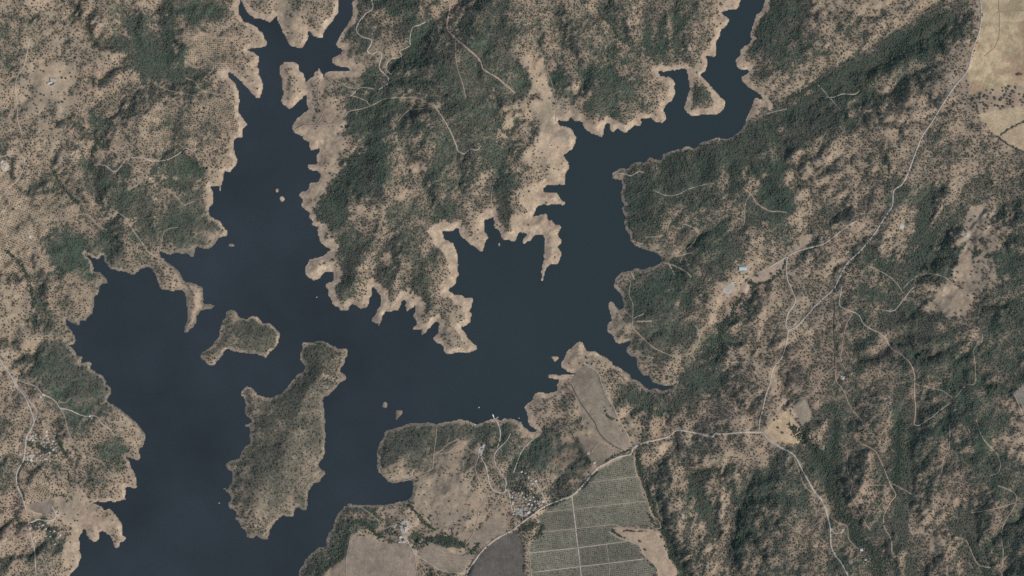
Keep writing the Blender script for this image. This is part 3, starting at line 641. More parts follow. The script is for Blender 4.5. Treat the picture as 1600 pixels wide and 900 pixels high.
ground_piece('island', piece == 4, 'largest island, long and brown green, in the southern basin', 'island')
for k, (p, lab) in enumerate(ISLETS): ground_piece('islet', piece == 5 + k, lab, 'islet')
for k, f in enumerate(FIELDS):
    if (piece == 100 + k).any(): ground_piece(f[0], piece == 100 + k, f[4], 'field', ground_mat(f[0] + '_soil', [(20, 14, .03), (60, 12, .03), (70, 12, .03), (8, 14, .025), (8, 12, .03), (95, 11, .055), (5, 10, .05), (30, 16, .02), (62, 11, .03), (60, 12, .03), (98, 8, .03), (50, 14, .03), (60, 9, .04), (60, 12, .03), (15, 9, .04), (30, 14, .02), (40, 14, .02)][k]))
edge = np.concatenate([VID[0, :], VID[1:, -1], VID[-1, -2::-1], VID[-2:0:-1, 0]])
en_ = len(edge); rings = [VX[edge]]
for fac, zz in ((1.06, 30.0), (1.2, 55.0), (1.7, 70.0), (3.2, 60.0)):
    v_ = VX[edge] * np.array([fac, fac, 0]); v_[:, 2] = zz + 12 * np.sin(v_[:, 0] / 300) * np.cos(v_[:, 1] / 260); rings.append(v_)
I = np.arange(en_ * 5).reshape(5, en_); I2 = np.roll(I, -1, 1)
F_ = np.stack([I[:-1], I2[:-1], I2[1:], I[1:]], -1).reshape(-1, 4)
ob = np_mesh('hills', np.vstack(rings), F_[:, ::-1], MAT['ground'])
for nm_, cc in (('ground', (.22, .18, .13, 1)), ('brush', (.075, .085, .062, .5))):
    a = ob.data.color_attributes.new(nm_, 'FLOAT_COLOR', 'POINT'); a.data.foreach_set('color', np.tile(np.array(cc, np.float32), en_ * 5))
tag(ob, 'dry brush hills continuing beyond the surveyed country', 'hills', kind='structure')
s_ = 4000
mesh_obj('water', [(-s_, -s_, 0), (s_, -s_, 0), (s_, s_, 0), (-s_, s_, 0)], [(0, 1, 2, 3)], MAT['water'])
tag(bpy.data.objects['water'], 'dark slate blue reservoir water filling the drowned valleys', 'water', kind='structure')

# ------------------------------------------------------------------ roads and tracks
def spline(p, step=1.6):
    if len(p) < 3: return densify(p, step, False)
    q = np.vstack([2 * p[0] - p[1], p, 2 * p[-1] - p[-2]]); out = []
    for a, b_, c_, d_ in zip(q[:-3], q[1:-2], q[2:-1], q[3:]):
        n_ = max(2, int(np.hypot(*(c_ - b_)) / step)); t = (np.arange(n_) / n_)[:, None]
        out.append(.5 * (2 * b_ + (c_ - a) * t + (2 * a - 5 * b_ + 4 * c_ - d_) * t ** 2 + (3 * b_ - a - 3 * c_ + d_) * t ** 3))
    out.append(p[-1:]); return np.vstack(out)
ROADPTS = []
def ribbon(name, pts, wpx, mat, label, cat, lift=0.9, kind='structure', straight=False, wob=.28):
    q = densify(pts, 1.6, False) if straight else spline(pts)
    r = np.random.default_rng(abs(hash(label)) % 1000 if False else int(pts.sum()) % 9973)
    if not straight:
        j = np.cumsum(r.standard_normal(q.shape), 0); j -= np.linspace(0, 1, len(q))[:, None] * j[-1]
        q = q + np.clip(j * .16, -1.2, 1.2) * wob * 2
    t = np.gradient(q, axis=0); t /= np.maximum(np.linalg.norm(t, axis=1, keepdims=True), 1e-6); nn = np.stack([-t[:, 1], t[:, 0]], 1)
    hw = .5 * wpx * np.clip(1 + wob * np.convolve(r.standard_normal(len(q)), [.25, .5, .25], 'same'), .45, 1.6)[:, None]
    cols_ = [q - nn * hw, q, q + nn * hw]
    V = []
    for c_ in cols_:
        z = np.maximum.reduce([zat(c_[:, 0], c_[:, 1]), zat(q[:, 0], q[:, 1]) - .4])
        V.append(W(c_[:, 0], c_[:, 1], np.maximum(z, .1) + lift))
    # small kerb-like shoulders going down into the ground, so that the road is a body
    e0 = W(cols_[0][:, 0], cols_[0][:, 1], V[0][:, 2] - lift - 1.0) ; e1 = W(cols_[2][:, 0], cols_[2][:, 1], V[2][:, 2] - lift - 1.0)
    A_ = np.stack([e0, V[0], V[1], V[2], e1], 1); k_ = len(q)
    I = np.arange(k_ * 5).reshape(k_, 5)
    F = np.stack([I[:-1, :-1], I[:-1, 1:], I[1:, 1:], I[1:, :-1]], -1).reshape(-1, 4)
    o = np_mesh(name, A_.reshape(-1, 3), F, MAT[mat])
    ROADPTS.append((q, wpx)); return tag(o, label, cat, kind=kind)

ROADS = [  # kind, width px, points, label
 ('asphalt', 2.2, "1530,-40 1531,0 1532,20 1530,45 1518,80 1510,110 1490,135 1470,165 1455,190 1440,212 1434,225 1425,250 1410,285 1396,297 1394,312 1393,322 1382,338 1365,365 1345,390 1320,415 1305,445 1300,452 1275,475 1258,495 1243,510 1231,516", 'grey country road running diagonally down from the golden fields'),
 ('gravel', 1.9, "1230,400 1228,415 1229,435 1235,450 1241,470 1230,490 1227,510 1231,517 1226,545 1220,560 1208,575 1203,595 1196,615 1190,640 1186,657 1185,672", 'pale gravel lane winding down to the triangular sandy field'),
 ('gravel', 2.9, "728,915 730,895 742,875 755,858 770,845 785,835 800,828 810,820 830,805 850,792 870,783 893,775 905,765 920,748 932,733 945,725 965,714 985,710 990,700 1005,692 1025,687 1045,682 1057,672 1075,674 1095,678 1112,682 1118,677 1130,678 1160,675 1190,675", 'main pale road past the roadside village and the olive grid'),
 ('asphalt', 2.4, "1190,675 1200,686 1220,699 1240,711 1255,738 1270,765 1282,780 1290,800 1296,825 1297,850 1303,865 1313,880 1323,900 1335,930", 'grey road curving south through the lower right hills'),
 ('gravel', 2.2, "1200,418 1227,402 1245,392 1275,384 1290,378 1320,355 1337,345", 'pale track above the sandy wash to the upper pasture'),
 ('gravel', 1.9, "893,775 896,800 900,830 903,855 906,880 909,912", 'upright pale track through the middle of the olive grid'),
 ('dirt', 1.5, "920,753 960,748 996,744", 'topmost cross track of the olive grid'), ('dirt', 1.6, "845,800 896,795 950,788 1010,782", 'second cross track of the olive grid from the top'),
 ('dirt', 1.6, "848,830 900,825 961,818", 'third cross track of the olive grid from the top'), ('gravel', 1.7, "827,863 903,855 978,845", 'fourth cross track of the olive grid from the top'),
 ('gravel', 1.7, "834,893 907,884 1005,872", 'lowest cross track of the olive grid'), ('dirt', 1.2, "947,850 950,875 952,898", 'short faint track between the lower olive plots'),
 ('dirt', 1.5, "990,703 993,735 1000,752 1010,780 1017,803 1027,812 1032,822 1027,826 1000,827 975,824 962,819", 'track along the eastern edge of the olive grid'),
 ('dirt', 1.4, "820,845 826,862 829,885 831,905", 'track on the western edge of the olive grid'), ('gravel', 1.4, "952,830 965,839 985,846 998,852 1003,862 1014,874 1026,886 1029,905", 'rim track along the bare sandy field'),
 ('dirt', 1.6, "682,668 680,690 678,710 676,732", 'straight track south from the southern lake shore'), ('dirt', 1.5, "676,732 655,742 640,749 628,752", 'track reaching the little bay from the east'),
 ('dirt', 1.6, "715,685 700,694 690,703 678,709", 'track curving from the white yard to the shore lane'), ('dirt', 1.6, "678,709 700,706 712,697 725,695", 'second curve below the shore lane toward the white yard'),
 ('dirt', 1.6, "712,684 722,690 735,703 746,709", 'short lane into the white yard'), ('dirt', 1.7, "748,712 743,730 748,748 758,762 763,772", 'lane looping south from the white yard'),
 ('gravel', 1.9, "752,715 760,730 765,755 772,766 785,770 793,765 796,775 800,800", 'pale lane from the white yard to the village'),
 ('gravel', 2.0, "771,652 778,662 782,675 780,690 777,699", 'pale lane from the boat pontoon up the shore'), ('yard', 1.7, "798,676 790,690 776,704 772,716 780,735 790,750 789,768", 'whitish tree lined lane from the headland to the village'),
 ('dirt', 1.5, "762,772 758,785 748,795 745,815 738,835 728,850 731,862 722,869 705,862 690,854 670,847", 'wriggling track around the striped brown field'),
 ('gravel', 1.8, "632,836 640,850 650,866 670,879 690,891 728,896", 'farm road along the lower edge of the striped field'), ('dirt', 1.5, "648,866 651,885 653,910", 'edge track between the two brown bottom fields'),
 ('dirt', 1.3, "560,790 575,800 590,812 598,825 615,820", 'faint path from the shore to the walled farm'), ('dirt', 1.2, "549,836 545,855 541,880 542,905", 'left edge track of the broad bare field'),
 ('asphalt', 2.3, "-20,535 0,560 10,575 20,590 27,605 38,617 45,632 50,645 53,657 49,670 42,682 40,700 37,720 28,737 28,757 35,775 40,790", 'grey road down the western shore hills'),
 ('gravel', 1.5, "40,790 42,800 45,815 48,832 55,860 57,905", 'pale lane continuing south on the western shore'),
 ('gravel', 1.6, "22,590 30,605 40,614 48,628 58,641 56,655 47,672", 'parallel side lane by the western road'), ('gravel', 1.7, "27,592 40,598 55,603 65,613 80,622 88,628 94,637 100,640", 'pale lane through the upper western hamlet'),
 ('gravel', 1.7, "94,637 110,641 125,648 135,650 150,650 160,662 172,670 178,678", 'pale lane to the lone white house above the western shore'), ('dirt', 1.4, "94,637 102,652 107,672 115,690", 'track south from the western lane fork'),
 ('dirt', 1.3, "52,633 54,620 62,614 68,615", 'short loop lane in the upper western hamlet'), ('dirt', 1.3, "94,627 103,629 108,624 112,621", 'hooked spur north of the western lane'), ('dirt', 1.2, "0,638 12,630 22,620 32,612", 'thin path in the fields at the left edge'),
 ('gravel', 1.7, "46,796 55,800 66,803", 'track under the dark grey plot'), ('gravel', 2.4, "82,792 86,799 88,805 84,811 72,813 60,811 53,814 46,816", 'pale quarry track on the western shore'),
 ('dirt', 1.4, "137,713 158,720 170,735 178,743", 'track over the western headland'), ('dirt', 1.3, "112,690 122,700 133,712", 'track joining the western headland path'), ('dirt', 1.3, "92,742 103,752 113,763 120,772", 'thin path onto the western mud flat'),
 ('gravel', 1.6, "-10,318 0,312 15,295 30,280 38,262 39,248 25,240 5,245 -10,250", 'pale lane past the farmstead at the left edge'), ('dirt', 1.5, "55,345 80,342 105,340 118,330 125,320 140,318 155,320", 'lane over the olive slope on the west side'),
 ('dirt', 1.5, "105,340 120,336 135,335 145,345 155,354 168,359", 'pale contour track below the olive slope'), ('gravel', 1.6, "148,258 165,259 180,268 190,260 200,248 220,246 237,251 260,250 280,240 290,231 303,236 306,222", 'pale contour lane across the western hills'),
 ('dirt', 1.4, "200,254 212,263 225,273 218,287 200,297", 'hooked lane to the hill farm in the west'), ('dirt', 1.6, "178,328 195,340 205,356 222,380 235,396 252,405", 'track along the ridge to the western spit'),
 ('dirt', 1.3, "250,392 255,366 263,358 278,355", 'short track behind the scalloped headland'), ('dirt', 1.3, "262,295 275,305 288,319 305,314", 'thin lane above the western arm'),
 ('gravel', 1.4, "48,60 46,78 40,105 29,122 27,145 30,165 29,185 36,210", 'pale upright lane left of the white barns'), ('dirt', 1.3, "-5,180 5,186 20,190", 'short pale path at the left edge'),
 ('dirt', 1.4, "240,128 255,138 280,145 305,150", 'thin track at the head of the western valley'), ('dirt', 1.3, "290,122 305,128 315,140 340,148", 'terrace track above the western arm'), ('dirt', 1.2, "308,45 325,57 345,60 370,60", 'faint lane through the northwestern grove'), ('dirt', 1.2, "290,98 305,105 320,100 327,92", 'hooked grove path in the northwest'),
 ('dirt', 1.2, "70,225 72,212 82,207 95,212 118,222 137,232 145,226", 'loop path in the western oak pasture'),
 ('gravel', 2.0, "578,-10 582,12 570,22 560,35 556,47 565,57 580,62 578,72 574,80 582,84 592,80 597,87 593,105 600,115 607,123 605,132 592,140", 'winding pale lane down the northern slope'),
 ('gravel', 1.6, "665,35 655,40 645,44 641,62 640,72 625,80 627,88 612,92 605,98 603,108 612,117", 'second winding lane on the northern slope'), ('gravel', 1.5, "585,140 572,137 560,138 548,150", 'short hairpin below the winding lanes'),
 ('dirt', 1.7, "547,149 560,153 572,158 580,165 600,155 625,153 650,153 665,160 678,165", 'lane crossing the northern wooded hill'), ('gravel', 1.6, "678,165 690,182 703,205 713,228 715,235 725,240 735,233 745,235 752,228", 'straight pale track going south over the ridge'),
 ('dirt', 1.7, "580,165 565,170 545,175 535,188 520,193 495,196 475,196 460,203", 'track out to the bare western point of the peninsula'), ('dirt', 1.7, "494,195 505,175 498,160 497,140 500,125", 'track along the bare neck by the tied islet'), ('dirt', 1.5, "500,128 515,135 518,125 530,127 545,137 563,138", 'zigzag track above the northern inlet'),
 ('reddirt', 2.4, "705,-10 702,20 698,45 712,62 728,76 742,88 750,98 755,110 775,122 805,146", 'wide reddish ridge firebreak running southeast'), ('reddirt', 1.3, "712,62 712,85 715,110 722,130 728,155", 'faint firebreak down the wooded spur'),
 ('reddirt', 1.7, "678,165 660,170 640,172 630,180 622,190", 'reddish lane by the hill clearing'),
 ('gravel', 1.5, "960,276 966,271 976,271 986,274 998,268 1006,270", 'looped track on the eastern point'), ('dirt', 1.5, "1020,297 1040,305 1060,303 1075,295 1100,288 1115,287", 'pale ridge track on the eastern wooded hill'), ('dirt', 1.4, "1008,370 1025,370 1040,366 1043,355 1047,345", 'thin track above the eastern inlet'),
 ('dirt', 1.5, "1050,353 1064,357 1068,350 1080,355 1091,363 1082,380 1070,392 1062,410", 'looping track beside the eastern inlet'), ('dirt', 2.6, "1052,400 1065,398 1082,394", 'broad sandy strip east of the inlet tip'), ('dirt', 2.8, "1043,410 1049,420 1053,430", 'broad sandy strip south of the inlet tip'), ('dirt', 2.2, "1036,410 1055,416 1070,424 1080,433", 'sandy strip running southeast from the inlet tip'), ('dirt', 2.4, "985,424 988,430 991,437", 'short sandy strip down to the eastern shore'),
 ('reddirt', 2.0, "1160,294 1172,304 1182,318 1200,329 1215,330 1228,332", 'reddish track into the dark green wood'), ('dirt', 1.4, "1171,304 1163,318 1162,340 1160,352 1154,358", 'thin track on the edge of the dark green wood'),
 ('dirt', 1.7, "974,484 988,497 987,508 993,517 1012,535 1025,545 1050,555 1070,555 1085,545 1092,530 1090,515 1085,508", 'looping lane on the eastern brown headland'), ('dirt', 2.8, "990,502 1005,502 1018,501", 'broad sandy strip on the brown headland'), ('dirt', 2.0, "990,497 998,493 1006,490", 'slanting sandy strip on the brown headland'), ('dirt', 1.4, "960,445 972,436 985,440 983,460 989,475 988,496", 'upright track on the brown headland'), ('dirt', 1.5, "953,485 960,488 970,497 981,514", 'track along the headland tip'), ('dirt', 1.4, "994,547 1005,556 1020,559 1009,566 998,563", 'small loop track by the narrow creek'),
 ('gravel', 1.6, "912,566 925,575 935,583 940,600 948,620 958,636 966,655 978,677 989,701", 'straight lane along the fallow strip'), ('ditch', 1.4, "892,600 905,625 918,645 930,662 934,672 945,687 960,697 975,704", 'dark field ditch across the fallow strip'), ('dirt', 1.5, "905,640 910,652 908,660 918,665 932,680 940,690", 'pale lane west of the fallow strip'), ('ditch', 1.5, "891,672 900,690 910,708 922,728", 'dark hedge ditch beside the burnt slope'), ('dirt', 1.5, "938,690 930,697 924,706", 'short lane to the roadside barn'),
 ('gravel', 1.7, "836,683 825,693 815,705 808,722 802,738", 'pale lane from the creek head to the village'), ('gravel', 1.8, "833,747 840,758 848,773 855,788", 'straight village lane down to the main road'),
 ('gravel', 1.7, "1314,448 1310,475 1320,483 1340,492 1350,508 1375,522 1382,530", 'lane slanting through the eastern pasture'), ('dirt', 1.6, "1330,490 1320,510 1315,540 1312,560 1318,575", 'pale lane down to the pasture farm'), ('ditch', 2.2, "1303,475 1302,510 1304,545 1303,572", 'dark green ditch west of the pasture farm'),
 ('reddirt', 1.7, "1304,580 1306,595 1318,612 1325,630 1335,645 1346,658", 'reddish track south of the pasture farm'), ('dirt', 1.4, "1303,572 1285,588 1275,605 1262,618 1245,624 1230,636", 'lane from the pasture farm to the sandy triangle'), ('gravel', 1.6, "1376,484 1395,485 1408,470 1420,455 1427,448", 'pale lane hooking round the dark hill'),
 ('reddirt', 2.2, "1380,525 1392,545 1405,553 1420,568 1427,590 1427,610 1429,640 1426,662", 'reddish ridge track through the eastern scrub'), ('gravel', 1.5, "1426,662 1434,664 1455,650 1470,638 1485,628", 'pale lane climbing northeast in the scrub'), ('reddirt', 1.5, "1430,600 1450,605 1470,610 1485,620", 'faint reddish link track in the scrub'), ('dirt', 1.3, "1490,620 1505,602 1520,598 1521,575 1519,545 1530,535 1531,522", 'winding track on the scrub ridge'),
 ('dirt', 1.6, "1355,416 1370,422 1385,430 1398,442 1408,455", 'track round the dark hill from the west'), ('dirt', 1.4, "1410,450 1430,432 1450,428 1470,432 1485,442", 'track below the pale meadow'),
 ('reddirt', 1.5, "1240,715 1247,735 1256,758 1270,770 1282,780", 'old lane beside the grey road bend'), ('reddirt', 1.9, "1345,693 1365,703 1375,720 1385,745 1392,760 1398,772 1390,783 1380,802 1380,822 1390,840 1391,862", 'reddish ridge track in the lower right hills'), ('reddirt', 1.4, "1393,755 1408,763 1424,772", 'short spur off the reddish ridge track'),
 ('reddirt', 1.5, "1323,705 1323,735 1330,755 1328,772 1340,795 1352,818 1358,828", 'track down the spur to the creek bend'), ('dirt', 1.3, "1383,757 1360,757 1340,758 1329,765", 'cross track on the spur'), ('reddirt', 1.7, "1481,660 1480,700 1472,715 1468,737", 'reddish track on the eastern ridge'), ('dirt', 1.5, "1522,655 1528,675 1537,690 1552,705 1559,722 1556,736 1544,742", 'curving lane in the far eastern scrub'),
 ('dirt', 1.6, "1555,757 1580,768 1584,783 1570,808 1561,832 1564,860 1562,885", 'lane on the right edge hills'), ('reddirt', 1.7, "1584,783 1560,790 1530,797 1515,800", 'reddish spur west of the right edge lane'), ('dirt', 1.6, "1490,838 1505,842 1513,855 1526,880 1545,885", 'pale lane above the southeastern creek'), ('gravel', 1.4, "1580,614 1588,632 1597,655 1612,690", 'thin pale line across the smooth grey field'), ('dirt', 1.3, "1592,660 1598,690 1600,730", 'lane at the edge of the smooth grey field'),
 ('reddirt', 1.5, "1297,808 1308,816 1322,822 1324,840 1334,852 1342,857", 'track round the creek bend to the white house'), ('gravel', 1.3, "1297,826 1303,832 1315,830 1318,825", 'loop drive by the grey road'), ('dirt', 1.3, "1343,862 1335,870 1325,875", 'drive from the white house'),
 ('dirt', 1.4, "1535,90 1555,70 1560,40 1558,-10", 'faint curved track in the golden field'), ('dirt', 1.1, "1555,20 1580,18 1620,17", 'faint straight line in the golden field'),
 ('gravel', 1.5, "1280,150 1300,153 1315,148 1335,148 1342,142", 'pale squiggle track in the dark valley wood'), ('dirt', 1.4, "1196,178 1210,174 1230,170", 'sandy track by the creek mouth'), ('dirt', 1.5, "1278,133 1295,152 1312,172", 'firebreak slash in the dark valley wood'),
 ('rut', 1.4, "868,190 870,165 866,145 862,128 855,108 858,95", 'dry stream bed crossing the bare flats'), ('rut', 1.3, "780,275 770,290 768,315 772,335", 'dry gully down to the central inlet'),
]
for kd, w_, s__, lab in ROADS:
    nm = {'asphalt': 'road', 'gravel': 'gravel_road', 'dirt': 'dirt_track', 'reddirt': 'dirt_track', 'yard': 'gravel_road', 'ditch': 'ditch', 'rut': 'dry_gully'}[kd]
    if w_ < 1.85 and kd not in ('ditch',): w_ *= .82
    ribbon(nm, P(s__), w_, kd, lab, {'asphalt': 'road', 'gravel': 'road', 'ditch': 'ditch', 'rut': 'gully'}.get(kd, 'track'), straight='cross track' in lab)

# ------------------------------------------------------------------ houses, barns, yards
import bmesh
def box_bm(x0, x1, y0, y1, z0, z1):
    v = [(x0, y0, z0), (x1, y0, z0), (x1, y1, z0), (x0, y1, z0), (x0, y0, z1), (x1, y0, z1), (x1, y1, z1), (x0, y1, z1)]
    return v, [(3, 2, 1, 0), (4, 5, 6, 7), (0, 1, 5, 4), (1, 2, 6, 5), (2, 3, 7, 6), (3, 0, 4, 7)]
def building(name, x, y, lpx, wpx, ang, roof, label, cat, group=None, hgt=None):
    """gabled building: walls, two roof slopes with overhang, door; long axis along local x"""
    L, Wd = lpx * M / 2, wpx * M / 2; hw = hgt or (3.2 if max(lpx, wpx) < 4 else 4.2)
    e = bpy.data.objects.new(name, None); col.objects.link(e)
    zs = zat(np.array([x - wpx / 2, x + wpx / 2, x, x]), np.array([y, y, y - wpx / 2, y + wpx / 2])).min()
    e.location = ((x - 800) * M, (450 - y) * M, float(zs) - .3); e.rotation_euler = (0, 0, R(ang))
    tag(e, label, cat, group)
    rise = min(2.4, Wd * .42)
    v = [(-L, -Wd, -1.5), (L, -Wd, -1.5), (L, Wd, -1.5), (-L, Wd, -1.5), (-L, -Wd, hw), (L, -Wd, hw), (L, Wd, hw), (-L, Wd, hw), (-L, 0, hw + rise), (L, 0, hw + rise)]
    mesh_obj('wall', v, [(0, 1, 5, 4), (2, 3, 7, 6), (1, 2, 6, 9, 5), (3, 0, 4, 8, 7)], MAT['plaster'], e)
    o = .35; t = .25; sl = rise / Wd
    z0 = hw - o * sl + .06; zr = hw + rise + .06
    rv = [(-L - o, -Wd - o, z0), (L + o, -Wd - o, z0), (L + o, 0, zr), (-L - o, 0, zr), (-L - o, Wd + o, z0), (L + o, Wd + o, z0)]
    rv += [(a, b_, c_ + t) for a, b_, c_ in rv]
    rf = [(0, 3, 2, 1), (3, 4, 5, 2), (6, 7, 8, 9), (9, 8, 11, 10), (0, 1, 7, 6), (4, 10, 11, 5), (1, 2, 8, 7), (2, 5, 11, 8), (0, 6, 9, 3), (3, 9, 10, 4)]
    mesh_obj('roof', rv, rf, MAT[roof], e)
    dv, df = box_bm(-.6, .6, -Wd - .08, -Wd + .02, .2, 2.3); mesh_obj('door', dv, df, MAT['roof_dark'], e)
    return e
def yard(pts, label, mat='yard'):
    q = smooth_closed(densify(P(pts), 2.0), 2); c_ = q.mean(0)
    rings = [c_ + (q - c_) * s for s in (1, .75, .5, .25)]
    V = np.vstack([W(r_[:, 0], r_[:, 1], zat(r_[:, 0], r_[:, 1]) + .5) for r_ in rings] + [W(q[:, 0], q[:, 1], zat(q[:, 0], q[:, 1]) - 1.5)]); k_ = len(q)
    F = []
    for a in range(3):
        for i in range(k_): j = (i + 1) % k_; F.append((a * k_ + i, a * k_ + j, (a + 1) * k_ + j, (a + 1) * k_ + i))
    F += [(4 * k_ + i, 4 * k_ + (i + 1) % k_, (i + 1) % k_, i) for i in range(k_)]
    F.append(tuple(3 * k_ + i for i in range(k_)))
    return tag(mesh_obj('yard', V, F, MAT[mat]), label, 'yard', kind='structure')
for p_, lab in [("806,797 815,794 828,797 829,803 815,807 809,803", 'pale gravel yard beside the main road in the village'), ("42,711 52,710 53,722 43,725", 'white gravel yard beside the western road'), ("624,840 630,836 637,842 634,848 625,848", 'whitish courtyard of the walled farm'),
               ("625,816 631,812 639,815 641,823 636,832 630,834 625,828", 'oval pale enclosure north of the walled farm'), ("614,820 618,817 622,820 621,825 616,826", 'small pale ring paddock west of the oval enclosure'), ("748,700 757,692 760,694 755,704 751,716 747,714", 'white rubble yard at the lane fork'),
               ("3,258 10,254 17,260 15,267 9,269 4,265", 'pale farmyard at the left edge'), ("1403,352 1409,349 1416,352 1416,358 1408,359", 'pale yard of the roadside quarry farm'), ("1312,587 1320,587 1319,595 1313,595", 'pinkish yard of the pasture farm'),
               ("87,795 93,800 94,806 90,809 88,803", 'pale quarry face on the western shore'), ("50,681 58,680 60,686 54,690 50,687", 'grey yard in the western hamlet'), ("1503,361 1510,358 1515,364 1513,371 1506,372 1502,367", 'pale threshing circle in the eastern meadow'),
               ("1128,452 1140,443 1150,438 1146,452 1140,461 1130,458", 'trampled pale ground southwest of the blue roofed shed'), ("916,706 922,704 922,709 917,710", 'pale yard by the roadside barn')]:
    yard(p_, lab)
